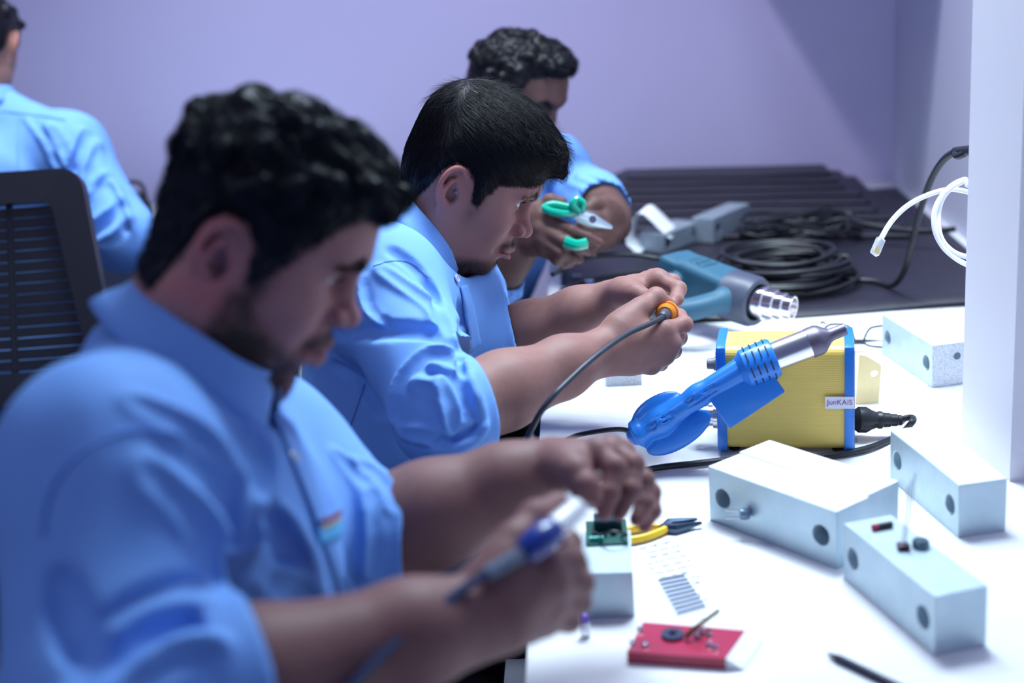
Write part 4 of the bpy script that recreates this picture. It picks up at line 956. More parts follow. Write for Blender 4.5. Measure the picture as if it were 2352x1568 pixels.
# ------------------------------------------------------------------ things on the desks
def dep(p): return float((np.asarray(p)-CAM) @ FW)
M_ALU = mat('bare_aluminium', (0.56, 0.69, 0.76), 0.40, 0.45, noise=(35, 0.6, (0.46, 0.60, 0.68)), bump=(160, 0.10, 0.0008))
M_CAST = mat('speckled_end_face', (0.60, 0.63, 0.68), 0.55, 0.35, noise=(520, 0.55, (0.20, 0.21, 0.25)), bump=(260, 0.25, 0.001))
M_TAPE = mat('white_protective_film', (0.84, 0.86, 0.88), 0.35, noise=(14, 0.4, (0.78, 0.81, 0.85)))
M_BLACK = mat('black_rubber', (0.012, 0.013, 0.018), 0.42, spec=0.5)
M_HOLE = mat('hole_shade', (0.10, 0.13, 0.16), 0.5, 0.4)
M_STEEL = mat('polished_steel', (0.75, 0.75, 0.78), 0.22, 1.0)
M_BLUE = mat('blue_plastic', (0.008, 0.16, 0.75), 0.35, coat=0.2)
M_BLUE2 = mat('light_blue_plastic', (0.016, 0.185, 0.66), 0.34, coat=0.15)
M_WHITE = mat('white_paper', (0.86, 0.88, 0.90), 0.7)
M_GREY = mat('grey_plastic', (0.20, 0.22, 0.27), 0.4)
M_GREEN = mat('green_grip', (0.0, 0.34, 0.22), 0.22, coat=0.4)
M_ORANGE = mat('orange_plastic', (0.80, 0.26, 0.02), 0.3, coat=0.3)
M_YELLOW = mat('yellow_grip', (0.80, 0.50, 0.02), 0.4)
M_PCB = mat('green_circuit_board', (0.01, 0.07, 0.06), 0.35, noise=(300, .5, (0.02, .14, .12)))

def holed(outer, holes, h, M, seg=20, bev=0.0):
    """A bar cut from an outline with round through-holes; returns a bmesh-built mesh."""
    bm = bmesh.new()
    def loop(pts): 
        v = [bm.verts.new((x, y, 0)) for x, y in pts]; return [bm.edges.new((v[i], v[(i+1) % len(v)])) for i in range(len(v))]
    ed = loop(outer)
    for cx, cy, r in holes: ed += loop([(cx+r*math.cos(2*math.pi*i/seg), cy+r*math.sin(2*math.pi*i/seg)) for i in range(seg)])
    bmesh.ops.triangle_fill(bm, use_beauty=True, use_dissolve=False, edges=ed)
    r = bmesh.ops.extrude_face_region(bm, geom=list(bm.faces)); vs = [v for v in r['geom'] if isinstance(v, bmesh.types.BMVert)]
    bmesh.ops.translate(bm, vec=(0, 0, h), verts=vs); bmesh.ops.recalc_face_normals(bm, faces=bm.faces); bmesh.ops.transform(bm, matrix=M, verts=bm.verts)
    me = bpy.data.meshes.new('holed'); bm.to_mesh(me); bm.free(); return me
def load_block(name, near, along, L, Wd, H, label, z=DESK_Z, end_hole=True, top=True, side=1, group='machined aluminium blocks on the desks', tape_len=1.0, body=None):
    """Bar with two cross holes. near = bottom corner on the desk nearest the camera, along = unit direction of its length, width to side."""
    a = np.array([along[0], along[1], 0.0]); a /= np.linalg.norm(a); w = np.array([-a[1], a[0], 0.0])*side; o = np.array([near[0], near[1], z+0.0003])
    t = thing(name, label, 'metal block', tuple(o+a*L/2+w*Wd/2), group=group)
    # local x along length, y up, z across
    M = Matrix(((a[0], 0, w[0], o[0]), (a[1], 0, w[1], o[1]), (0, 1, 0, o[2]), (0, 0, 0, 1)))
    me = holed([(0, 0), (L, 0), (L, H), (0, H)], [(L*0.115, H*0.50, 0.0115), (L*0.885, H*0.50, 0.0115)], Wd, M)
    b = link('body', me, body or M_ALU, t, smooth=True); sharp(me, 0.5)
    bv = b.modifiers.new('edge', 'BEVEL'); bv.width = 0.0008; bv.segments = 2; bv.limit_method = 'ANGLE'; bv.angle_limit = 1.0
    def cup(c, n, r, nm): 
        MB().lathe([(r, 0.0008), (r*1.12, 0.0010), (r*1.16, 0.0), (r*1.16, -.001)], 24, M=frame(c+n*.0008, z=n), caps=False).build('hole_rim', M_ALU, t)
        MB().lathe([(0.0001, 0.0004), (r, 0.0004), (r, -.002), (0.0001, -.002)], 24, M=frame(c+n*.0008, z=n)).build(nm, M_HOLE, t)  # raised dark disc stands in for the shade inside the hole
    if end_hole: cup(o-a*0.0+w*Wd*0.66+np.array([0, 0, H*0.70]), -a, 0.0055, 'threaded_hole')
    e = MB().box((Wd*0.985, H*0.985, 0.0006), M=frame(o+w*Wd/2+np.array([0, 0, H/2])-a*0.0002, z=-a, y=(0, 0, 1))).build('end_face', M_CAST, t, smooth=False) if end_hole else None
    if top:
        MB().box((L*tape_len, Wd*0.96, 0.0006), M=frame(o+a*L*(1-tape_len/2)+w*Wd/2+np.array([0, 0, H+0.0003]), x=a, z=(0, 0, 1))).build('film', M_TAPE, t, smooth=False)
    return t
def from_pix(near_px, far_px):
    n = T(*near_px); f = T(*far_px); return n, (f-n)[:2]
n, a = from_pix((1922, 1308), (1620, 1190)); aA = a/np.linalg.norm(a); perp = np.array([-aA[1], aA[0]])
sgn = 1 if perp[0] > 0 else -1
load_block('load_cell_block', n, a, 0.186, 0.054, 0.066, 'aluminium block with white top and two dark side holes, middle of the near desk', end_hole=False, side=sgn)
nB = n[:2]+perp*sgn*0.0555+aA*0.004
load_block('load_cell_block', nB, a, 0.186, 0.054, 0.066, 'aluminium block lying flush behind the two-holed white block, notch in its end', end_hole=False, side=sgn)
n, a = from_pix((2145, 1508), (1940, 1330)); pc = np.array([-a[1], a[0]]); sC = 1 if pc[0] > 0 else -1
blkC = load_block('load_cell_block', n, a, 0.176, 0.055, 0.062, 'aluminium block with loose components on top, nearest the lower right corner', side=sC, end_hole=False, top=False)
C_N, C_A = n, a/np.linalg.norm(a); C_W = pc*sC/np.linalg.norm(pc)
n, a = from_pix((2200, 1235), (2045, 1100)); pd = np.array([-a[1], a[0]]); sD = 1 if pd[0] > 0 else -1
load_block('load_cell_block', n, a, 0.178, 0.056, 0.062, 'aluminium block leaning against the foot of the white post', side=sD, end_hole=False)
n, a = from_pix((2140, 890), (2030, 815)); pe = np.array([-a[1], a[0]]); sE = 1 if pe[0] > 0 else -1
load_block('load_cell_block', n, a, 0.172, 0.056, 0.062, 'aluminium block with a small threaded end hole, behind the post beside the eyeglasses', side=sE)
load_block('load_cell_block', T(1392, 888), (0.02, 1), 0.165, 0.054, 0.040, 'speckled aluminium block under the wrist of the man in focus', side=-1, top=False)
load_block('load_cell_block', T(1340, 1420), (0.02, 1), 0.10, 0.052, 0.050, 'aluminium block under the hands of the bearded man', side=-1, top=False, end_hole=False)
n, a = from_pix((1527, 590), (1612, 556)); load_block('load_cell_block', n, a, 0.13, 0.06, 0.040, 'aluminium block with a curled paper strip on it, on the black mat', z=DESK_Z+.0058, side=1, end_hole=False, top=False, body=mat('shaded_aluminium', (.34, .40, .45), .5, .5, noise=(30, .5, (.24, .29, .34))))  # darker copy of the aluminium, puts the far blocks' shade into their colour
n, a = from_pix((1640, 566), (1715, 532)); load_block('load_cell_block', n, a, 0.16, 0.05, 0.052, 'aluminium block farthest back on the black mat', z=DESK_Z+.0058, side=1, end_hole=False, top=False, body=mat('shaded_aluminium', (.34, .40, .45), .5, .5, noise=(30, .5, (.24, .29, .34))))

# --- soldering station
def station():
    p0 = T(1650, 1043); p1 = T(1962, 1046); a = (p1-p0); L = np.linalg.norm(a); a /= L; w = np.array([-a[1], a[0], 0]); H, Dp = 0.144, 0.085
    t = thing('soldering_station', 'yellow soldering station with blue end frames on the white desk', 'soldering station', tuple((p0+p1)/2+w*Dp/2))
    M0 = Matrix(((a[0], w[0], 0, p0[0]), (a[1], w[1], 0, p0[1]), (0, 0, 1, p0[2]), (0, 0, 0, 1)))          # x length, y depth, z up
    def outl(g, r, n=6):
        pts = []
        for cx, cy, s in ((Dp+g-r, 0.006-g+r, -90), (Dp+g-r, H+g-r, 0), (-g+r, H+g-r, 90), (-g+r, 0.006-g+r, 180)):
            for i in range(n+1): b = math.radians(s+90*i/n); pts.append((cx+r*math.cos(b), cy+r*math.sin(b)))
        return pts
    X = Matrix(((0, 0, 1, 0), (1, 0, 0, 0), (0, 1, 0, 0), (0, 0, 0, 1)))                                   # prism (y, z) raised along x
    ym = mat('yellow_anodised', (0.82, 0.57, 0.13), 0.42, 0.0, noise=(20, .3, (0.76, .53, .12)))
    nt = ym.node_tree; N = nt.nodes; Lk = nt.links
    wv = N.new('ShaderNodeTexWave'); wv.bands_direction = 'Z'; wv.inputs['Scale'].default_value = 105; tc = [x for x in N if x.type == 'TEX_COORD'][0]; Lk.new(tc.outputs['Object'], wv.inputs['Vector'])
    bp = N.new('ShaderNodeBump'); bp.inputs['Strength'].default_value = .14; bp.inputs['Distance'].default_value = .0008; Lk.new(wv.outputs['Fac'], bp.inputs['Height']); Lk.new(bp.outputs[0], N['Principled BSDF'].inputs['Normal'])
    MB().prism(outl(0, .014), L-.020, M=M0 @ X, z0=.010).build('casing', ym, t)
    for x0 in (0.0, L-.012): MB().prism(outl(.0035, .012, 2), .012, M=M0 @ X, z0=x0, bevel=.0015).build('end_frame', M_BLUE2, t)
    MB().box((.0008, Dp*.86, H*.9), (-.0005, Dp/2, H/2), M=M0).build('front_panel', M_GREY, t); MB().box((.0008, Dp*.86, H*.9), (L+.0005, Dp/2, H/2), M=M0).build('rear_panel', M_GREY, t)
    for y in (.02, Dp-.02):
        for x in (.02, L-.02): MB().lathe([(.007, 0), (.0075, .003)], 12, M=M0 @ Matrix.Translation((x, y, 0))).build('foot', M_BLACK, t)
    cn = Matrix.Rotation(-math.pi/2, 4, 'Y')
    MB().lathe([(.017, 0), (.017, .006), (.014, .006), (.014, .012), (.0155, .012), (.0155, .018), (.013, .018), (.013, .026), (.010, .026), (.010, .030)], 28, M=M0 @ Matrix.Translation((-.001, .03, .042)) @ cn).build('cable_socket', M_STEEL, t)
    k = MB().lathe([(.009, 0), (.009, .004), (.0075, .004), (.007, .012), (.006, .013)], 18, M=M0 @ Matrix.Translation((-.001, .035, .112)) @ cn).build('knob', M_GREY, t)
    # maker's sticker
    st = MB().box((.036, .0004, .016), (L-.018, -.0042, H*.505), M=M0).build('sticker', mat('sticker', (.78, .76, .86), .5), t, smooth=False)
    cu = bpy.data.curves.new('txt', 'FONT'); cu.body = 'JunKAIS'; cu.size = .0095; cu.align_x = 'CENTER'; cu.align_y = 'CENTER'; cu.extrude = .0002; ob = bpy.data.objects.new('txt', cu); COL.objects.link(ob)
    dg = bpy.context.evaluated_depsgraph_get(); me = bpy.data.meshes.new_from_object(ob.evaluated_get(dg)); bpy.data.objects.remove(ob)
    me.transform(M0 @ Matrix.Translation((L-.018, -.0046, H*.507)) @ Matrix.Rotation(math.pi/2, 4, 'X')); link('lettering', me, mat('sticker_ink', (.28, .10, .30), .6), st, smooth=False)
    # holder for the hot-air handle, fixed to the side
    return t, M0, L, H, a, w
STN, M0, STN_L, STN_H, STN_A, STN_W = station()
DG = dep(T(1800, 1045))-0.030                                            # depth of the hot-air handle, just in front of the casing
def hot_air():
    P = lambda x, y, d=0.0: D(1420+x/4.3556, 780+y/4.3556, DG+d-max(0.0, 265-y/4.3556)/1850*0.30)
    t = thing('hot_air_handle', 'blue hot-air handle with a steel barrel, resting slanted against the yellow station', 'hot air gun', tuple(P(1100, 600)))
    ax = P(1500, 160)-P(160, 950); ax /= np.linalg.norm(ax); F = Field(np.min([P(100, 1100), P(1700, 0)], 0)-.05, np.max([P(100, 1100), P(1700, 0)], 0)+.05, .0016)
    F.chain([P(190, 945), P(420, 820), P(800, 560), P(1240, 300)], [.0140, .0150, .0135, .0165], k=.010)
    nrm = -FW; dn = np.cross(ax, nrm); dn = dn if dn @ UP < 0 else -dn; R = np.stack([ax, dn, nrm], 1)
    F.ell(P(560, 850)+dn*.012-nrm*.008, (.046, .020, .007), k=.004, R=R); F.ell(P(400, 715)-nrm*.008, (.036, .019, .007), k=.004, R=R)
    F.cyl(P(175, 955), P(245, 912), .0185, .0150, k=.006, edge=.002)
    for i in range(7):
        for j in (-1, 0, 1):
            c = P(270+38*i, 870-22*i)+dn*(j*.0050)+nrm*.0140; F.cone(c-ax*.003, c+ax*.003, .0011, .0011, k=.0012, mode='sub')
    for j in (-1, 1): F.cone(P(680, 650)+nrm*.0138+dn*j*.003, P(950, 480)+nrm*.0138+dn*j*.003, .0011, k=.002, mode='sub')
    V, Q = F.mesh(); link('grip', mesh_np(V, Q), M_BLUE2, t)
    MB().box((.082, .046, .016), M=frame(P(1270, 545)+nrm*.010, x=ax*1.0+dn*-.06, y=dn), bevel=.002).build('switch_guard', M_BLUE2, t)
    c0, c1 = P(1240, 300), P(1570, 170); L = np.linalg.norm(c1-c0); axb = (c1-c0)/L; Mb = frame(c0, z=axb)
    col = MB().lathe([(.017, -.004), (.0245, .004), (.0255, L-.004), (.023, L), (.015, L)], 32, M=Mb).build('vent_collar', M_BLUE2, t)
    for i in range(4):
        for an in range(0, 360, 45):
            b = math.radians(an); MB().box((.0012, .014, .0016), M=Mb @ Matrix.Rotation(b, 4, 'Z') @ Matrix.Translation((.0252, 0, .010+.0085*i)), bevel=.0003, seg=1).build('vent_slot', mat('slot_shade_black', (.01, .02, .05), .6), col)  # dark bars stand in for the shade inside the vent slots
    b0 = c1-axb*.004; b1 = P(1900, 20); Lb = np.linalg.norm(b1-b0); Mb2 = frame(b0, z=axb)
    MB().lathe([(.0185, 0), (.0185, Lb)], 32, M=Mb2).build('barrel', M_STEEL, t)
    MB().lathe([(.0192, 0), (.0192, .012), (.0170, .017), (.0095, .026), (.0080, .030), (.0076, .048), (.0056, .048), (.0056, .040), (.0002, .040)], 28, M=frame(b0+axb*Lb, z=axb)).build('nozzle', mat('burnt_steel', (.16, .14, .19), .45, .8), t)
    pts = spline([P(170, 960), P(60, 900), P(-120, 905), P(-420, 960, .02), P(-620, 1060, .03)], 8); MB().tube(pts, .0032, 8).build('cord', M_BLACK, t)
    return t
hot_air()
def power_cord():
    d = dep(T(1962, 1045))+.045; t = thing('power_cord', 'black mains cord plugged into the back of the yellow station', 'power cord', tuple(T(2080, 1000)))
    Zz = lambda x, y, dd=0.0: D(1860+x/8.71, 840+y/8.71, d+dd)
    x0, x1 = Zz(880, 1075), Zz(1240, 1080); ax = (x1-x0)/np.linalg.norm(x1-x0)
    MB().lathe([(.0125, 0), (.0170, .006), (.0170, .016), (.0125, .024), (.0105, .030), (.0115, .032), (.0115, .036), (.0098, .038), (.0092, .047), (.0082, .048), (.0080, .056), (.0070, .057), (.0068, .062), (.0036, .066)], 24, M=frame(x0, z=ax)).build('plug', M_BLACK, t)
    e = x0+ax*.064
    g = [e, Zz(1900, 1050), Zz(2020, 1035, -.005), Zz(2075, 1060, -.015), Zz(2030, 1150, -.030)]
    on = lambda x, y: T(x, y, DESK_Z+.0056)
    g += [on(2062, 1000), on(1990, 1030), on(1900, 1046), on(1800, 1052), on(1700, 1054), on(1600, 1064), on(1490, 1078), on(1400, 1110), on(1300, 1180)]
    MB().tube(spline(g, 8), .0042, 10).build('lead', M_BLACK, t)
power_cord()
def bracket():
    d = dep(T(1990, 960))+.06; P = lambda x, y, dd=0.0: D(1860+x/8.71, 840+y/8.71, d+dd)
    t = thing('iron_holder', 'yellowed clear plastic stand with a slot, behind the yellow station', 'stand', tuple(T(1990, 955)))
    m = mat('yellowed_acrylic', (.74, .62, .34), .2, trans=.55, ior=1.45)
    o = P(900, 940); x = P(1350, 940)-o; W_ = np.linalg.norm(x); x /= W_; M = frame(o, x=x, z=-np.array([FW[0], FW[1], 0])); H_ = .083
    out = [(0, 0), (W_, 0), (W_, H_*.80)]+[(W_-.008+.008*math.cos(b), H_*.80+.008*math.sin(b)) for b in np.linspace(0, 1.2, 5)[1:]]+[(W_*.35, H_), (0, H_*1.03)]
    me = holed(out, [(W_*.72, H_*.70, .0052)], .0025, M); link('plate', me, m, t, smooth=False)
    MB().box((W_*1.05, .035, .010), (W_*.5, .0, 0), M=Matrix.Translation((0, 0, 0)) @ frame(o+np.array([0, 0, .004]), x=x, z=(0, 0, 1)), bevel=.001).build('foot', mat('amber_block', (.66, .46, .12), .35), t)
bracket()
def eyeglasses():
    Pz = lambda x, y, dd=0.0: D(1860+x/11.76, 720+y/11.76, 2.205+dd)
    t = thing('eyeglasses', 'black-framed eyeglasses lying upside down beside the aluminium block', 'glasses', tuple(T(1985, 790)))
    m = mat('black_acetate', (.006, .02, .03), .25, coat=.5)
    r1 = [(640, 285), (860, 300), (1060, 360), (1150, 500), (1200, 700), (1200, 800), (1050, 860), (700, 860), (480, 820), (380, 700), (400, 450), (480, 330)]
    r2 = [(1960, 330), (1700, 370), (1600, 430), (1520, 560), (1460, 720), (1480, 800), (1620, 870), (1960, 905), (2200, 880), (2300, 760), (2290, 480), (2200, 350)]
    for r in (r1, r2):
        MB().tube(spline([Pz(*q) for q in r], 5, True), .0016, 8, closed=True).build('rim', m, t)
        c = spline([Pz(*q) for q in r], 5, True); mb = MB(); mb.bm.faces.new([mb.bm.verts.new(p) for p in c]); mb.build('lens', mat('clear_lens', (.95, .97, 1.0), .02, trans=1.0, alpha=.35), t, smooth=False)
    MB().tube([Pz(1190, 770), Pz(1330, 765), Pz(1470, 770)], .0042, 8).build('bridge', m, t)
    MB().tube(spline([Pz(1200, 740, .05), Pz(1600, 745, .05), Pz(2000, 765, .05), Pz(2280, 780, .03)], 5), .0030, 8).build('temple', m, t)
    MB().tube(spline([Pz(400, 760), Pz(380, 860, .01), Pz(1200, 905, .03), Pz(1900, 915, .03)], 5), .0012, 8).build('temple', m, t)
    MB().tube([Pz(290, 270), Pz(350, 215), Pz(420, 280)], .0016, 6).build('hinge', m, t)
eyeglasses()

# --- black mats
M_MAT = mat('black_rubber_mat', (0.020, 0.018, 0.030), 0.48, spec=0.5, noise=(30, .5, (.030, .026, .042)), bump=(60, .15, .002))
def sheet(name, xs, y_front, y_back, z, th, label, seed, slack=.012, grp=None, curl=.006, skew=0.0, wob=.0010):
    t = thing(name, label, 'mat', ((xs[0]+xs[1])/2, (y_front+y_back)/2, z), group=grp); nx, ny = 40, 16; r = np.random.default_rng(seed); ph = r.uniform(0, 6, 4); rows = []
    for j in range(ny):
        v = j/(ny-1); row = []
        for i in range(nx):
            u = i/(nx-1); x = xs[0]+(xs[1]-xs[0])*u; y = skew*(x-.33)+y_front+(y_back-y_front)*v+(1-v)*slack*(math.sin(5*u+ph[0])*.6+.4*math.sin(11*u+ph[1]))
            e = max(0, 1-v*9); zz = z+th+e*curl*(.5+.5*math.sin(7*u+ph[2]))+wob*math.sin(9*u+4*v+ph[3]); row.append((x, y, zz))
        rows.append(row)
    o = MB().loft(rows, closed=False).build('rubber_sheet', M_MAT, t, angle=1.2); s = o.modifiers.new('thickness', 'SOLIDIFY'); s.thickness = th; s.offset = -1 if False else 0
    return t
sheet('rubber_mat', (-0.055, 0.735), 2.335, 3.36, DESK_Z+.0008, .0025, 'black rubber mat spread over the far desk under the heat gun', 1, .010)
for i in range(9):
    sheet('rubber_mat', (0.005+.012*i, 0.66+.008*(i % 3)-.012*i), 2.90+.060*i, 3.50, DESK_Z+.0076+.0050*i, .0036, 'black mat sheet in the stack by the back wall, layer %s from the bottom' % ('first second third fourth fifth sixth seventh eighth ninth'.split()[i]), 10+i, .006, 'stacked black mats by the back wall', curl=.0008, skew=-.20, wob=.0001)

# --- heat gun
def heat_gun():
    P = lambda x, y, d: D(1300+x/2.557, 380+y/2.557, d)
    t = thing('heat_gun', 'teal heat gun with a stepped steel nozzle lying on the black mat', 'heat gun', tuple(T(1640, 720)))
    m = mat('teal_plastic', (0.034, 0.112, 0.175), .5, spec=.4); F = Field(np.min([P(560, 480, 2.24), P(1180, 980, 2.44)], 0)-.10, np.max([P(560, 480, 2.24), P(1180, 980, 2.44)], 0)+.08, .0022)
    q0, q1 = P(690, 622, 2.385), P(1000, 768, 2.292); ax = (q1-q0)/np.linalg.norm(q1-q0); up = np.array([0, 0, 1.0])-ax*ax[2]; up /= np.linalg.norm(up); R = np.stack([ax, np.cross(up, ax), up], 1); Lb = np.linalg.norm(q1-q0)
    F.rbox((q0+q1)/2+ax*.004, (Lb/2, .030, .030), R, .013, taper=-.16); F.rbox(q0-ax*.004, (.024, .032, .027), R, .009, k=.004)
    F.rbox(q0-ax*.030, (.008, .026, .022), R, .006, k=.004); F.rbox(q0+ax*Lb*.40+up*.027, (Lb*.22, .020, .006), R, .005, k=.004)
    F.chain(spline([P(610, 690, 2.345), P(590, 770, 2.30), P(640, 850, 2.262), P(760, 842, 2.252), P(880, 805, 2.256), P(1000, 775, 2.280)], 3), np.interp(np.linspace(0, 1, 16), [0, .3, .5, .8, 1], [.018, .012, .013, .013, .026]), k=.010)
    F.rbox(P(800, 825, 2.258), (.040, .006, .0165), np.stack([(P(900, 795, 2.26)-P(680, 850, 2.26))/np.linalg.norm(P(900, 795, 2.26)-P(680, 850, 2.26)), -FW, np.cross((P(900, 795, 2.26)-P(680, 850, 2.26))/np.linalg.norm(P(900, 795, 2.26)-P(680, 850, 2.26)), -FW)], 1), .004, k=.008)
    for i in range(6):
        q = q0+ax*(.020+.0085*i)+up*.031; F.cone(q-R[:, 1]*.018, q+R[:, 1]*.018, .0018, k=.002, mode='sub')
    q = q0-ax*.002-R[:, 1]*.037 if (-R[:, 1]) @ FW < 0 else q0-ax*.002+R[:, 1]*.037
    for i in range(3): F.cone(q+ax*(-.010+.010*i)-up*.016, q+ax*(-.010+.010*i)+up*.012, .0022, k=.002, mode='sub')
    F.ell(P(893, 745, 2.232), (.004, .012, .004), k=.002, mode='sub')
    V, Q = F.mesh(); V[:, 2] = np.maximum(V[:, 2], DESK_Z+.0045); link('housing', mesh_np(V, Q), m, t)
    a0, a1 = P(960, 755, 2.300), P(1125, 805, 2.262); ax = (a1-a0)/np.linalg.norm(a1-a0); L = np.linalg.norm(a1-a0)
    MB().lathe([(.036, 0), (.0415, .003), (.0415, L*.85), (.038, L), (.030, L), (.030, L*.7), (.001, L*.7)], 36, M=frame(a0, z=ax)).build('nozzle_shroud', mat('slate_plastic', (.06, .07, .11), .4), t)
    n0 = a0+ax*L*.7; e = P(1335, 838, 2.235); Ln = np.linalg.norm(e-n0); axn = (e-n0)/Ln
    MB().lathe([(.0260, 0), (.0260, Ln*.30), (.0275, Ln*.32), (.0275, Ln*.38), (.0245, Ln*.40), (.0245, Ln*.60), (.0215, Ln*.63), (.0220, Ln*.80), (.0185, Ln*.83), (.0190, Ln), (.0160, Ln), (.0160, Ln*.85), (.0005, Ln*.85)], 40, M=frame(n0, z=axn)).build('nozzle', mat('chromed_steel', (.80, .76, .76), .14, 1.0), t)
    MB().tube(spline([P(612, 552, 2.42), P(540, 545, 2.44), P(400, 525, 2.44), P(200, 528, 2.42), P(60, 560, 2.40), P(-80, 640, 2.36)], 6), .0045, 8).build('cord', M_BLACK, t)
heat_gun()

# --- cables
def coil():
    c = (T(1640, 655)+T(1945, 640))/2; c[1] -= .035; t = thing('coiled_cable', 'coil of thick black cable behind the heat gun', 'cable', (c[0], c[1], DESK_Z)); r = np.random.default_rng(3); pts = []
    turns = 13; n = 40
    for i in range(turns*n):
        k = i/n; b = 2*math.pi*k; lay = int(k); rr = .086+.020*math.sin(lay*2.1)+.010*math.sin(b*1+lay)
        pts.append((c[0]+rr*1.16*math.cos(b)+.006*math.sin(lay*1.3), c[1]+rr*1.12*math.sin(b)+.006*math.cos(lay*2.7), DESK_Z+.0115+.0042*k+.0030*math.sin(b*2+lay*1.7)))
    MB().tube(pts, .0041, 7).build('turns', M_BLACK, t)
    s = np.array(pts[4]); tail = [s+np.array([-.005, -.02, -.001]), T(1945, 640, DESK_Z+.013), T(2010, 645, DESK_Z+.013), T(2050, 655, DESK_Z+.016), D(2078, 620, 2.42), D(2098, 545, 2.36), D(2118, 470, 2.26), D(2140, 410, 2.14), D(2165, 370, 2.02), D(2192, 350, 1.94), D(2225, 346, 1.90), np.array([.62, 1.86, 1.19]), np.array([.752, 1.90, 1.16])]
    MB().tube(spline(tail, 8), .0052, 8).build('free_end', M_BLACK, t); MB().lathe([(.0068, 0), (.0072, .02), (.0072, .05)], 14, M=frame(D(2194, 349, 1.935), z=D(2225, 346, 1.90)-D(2194, 349, 1.935))).build('plug', M_BLACK, t)
coil()
def bundle():
    P = lambda x, y, d: D(1300+x/2.557, 380+y/2.557, d); r = np.random.default_rng(8)
    t = thing('cable_bundle', 'loose bundle of thin black leads behind the coiled cable', 'cable', tuple(T(1800, 560)))
    for i in range(9):
        j = lambda s=14: r.normal(0, s); base = T(1830+j(), 545+j(8), DESK_Z+.012); rx, ry = .10+.015*r.normal(), .05+.01*r.normal(); ph = r.uniform(0, 6)
        pts = [(base[0]+rx*math.cos(b), base[1]+ry*math.sin(b)+.02*math.sin(2*b+ph), DESK_Z+.010+.004*i+.006*(1+math.sin(b*3+ph))) for b in np.linspace(0, 2*math.pi, 18)[:-1]]
        MB().tube(spline(pts, 4, True), .0036, 6, closed=True).build('lead', M_BLACK, t)
    for k, q in enumerate((((1100, 340, 2.80), (1250, 310, 2.82), (1380, 290, 2.84), (1500, 250, 2.86)), ((1400, 300, 2.86), (1550, 270, 2.9), (1680, 290, 2.9), (1700, 330, 2.85), (1900, 370, 2.80), (2100, 385, 2.76), (2290, 372, 2.74)))):
        MB().tube(spline([P(*v) for v in q], 6), .0060, 7).build('lead', M_BLACK, t)
bundle()
def network_cable():
    P = lambda x, y, d: D(1300+x/2.557, 380+y/2.557, d); m = mat('white_cable_jacket', (.82, .82, .86), .4)
    t = thing('network_cable', 'white network cable with a clear plug, looped behind the post', 'cable', tuple(P(2340, 300, 1.93)))
    MB().tube(spline([np.array([.752, 1.93, 1.10]), P(2480, 190, 1.90), P(2400, 165, 1.92), P(2260, 140, 1.93), P(2120, 175, 1.94), P(2000, 240, 1.94), P(1910, 330, 1.94), P(1850, 430, 1.935)], 8), .0036, 10).build('free_end', m, t)
    for k in range(2):
        MB().tube(spline([np.array([.752, 1.92, 1.17-.01*k]), P(2480, 70+8*k, 1.90), P(2340, 82+10*k, 1.91), P(2240, 140+14*k, 1.92), P(2170+22*k, 250, 1.92+.006*k), P(2165+24*k, 370, 1.92), P(2210+10*k, 470-16*k, 1.92), P(2290, 545-30*k, 1.915), P(2380, 590-50*k, 1.91), P(2480, 600-50*k, 1.90), np.array([.752, 1.92, 1.0+.02*k])], 8), .0036, 10).build('loop', m, t)
    a, b = P(1850, 430, 1.935), P(1812, 520, 1.925); ax = b-a; Lp = np.linalg.norm(ax); c = mat('clear_plastic', (.85, .88, .92), .08, trans=.75, ior=1.46); Mx = frame(a, z=ax, y=-FW+.3*RT)
    pl = MB().box((.0115, .0085, Lp), (0, 0, Lp/2), .0012, M=Mx).build('plug', c, t)
    for i in range(8): MB().box((.0006, .0012, Lp*.35), (-.0040+.00115*i, .0040, Lp*.80), M=Mx).build('contact', mat('gold_contact', (.8, .6, .25), .25, 1.0), pl)
    MB().box((.005, .0012, Lp*.75), (0, -.0068, Lp*.42), .0003, M=Mx @ Matrix.Rotation(.14, 4, 'X')).build('latch', c, pl)
network_cable()
def paper_strip():
    P = lambda x, y, d: D(1300+x/2.557, 380+y/2.557, d); d = dep(T(1500, 590))
    t = thing('paper_strip', 'curled white paper strip standing on the aluminium block by the heat gun', 'paper', tuple(T(1480, 588)))
    prof = spline([P(x, y, d-.012) for x, y in ((425, 528), (385, 490), (352, 450), (372, 360), (402, 300), (445, 282), (500, 325), (560, 385), (615, 432))], 5)
    rows = [[p+np.array([.006*k, .016*k, .001*k]) for p in prof] for k in range(5)]
    o = MB().loft(rows, closed=False).build('sheet', M_WHITE, t, angle=2.0); s = o.modifiers.new('thickness', 'SOLIDIFY'); s.thickness = .0004
paper_strip()

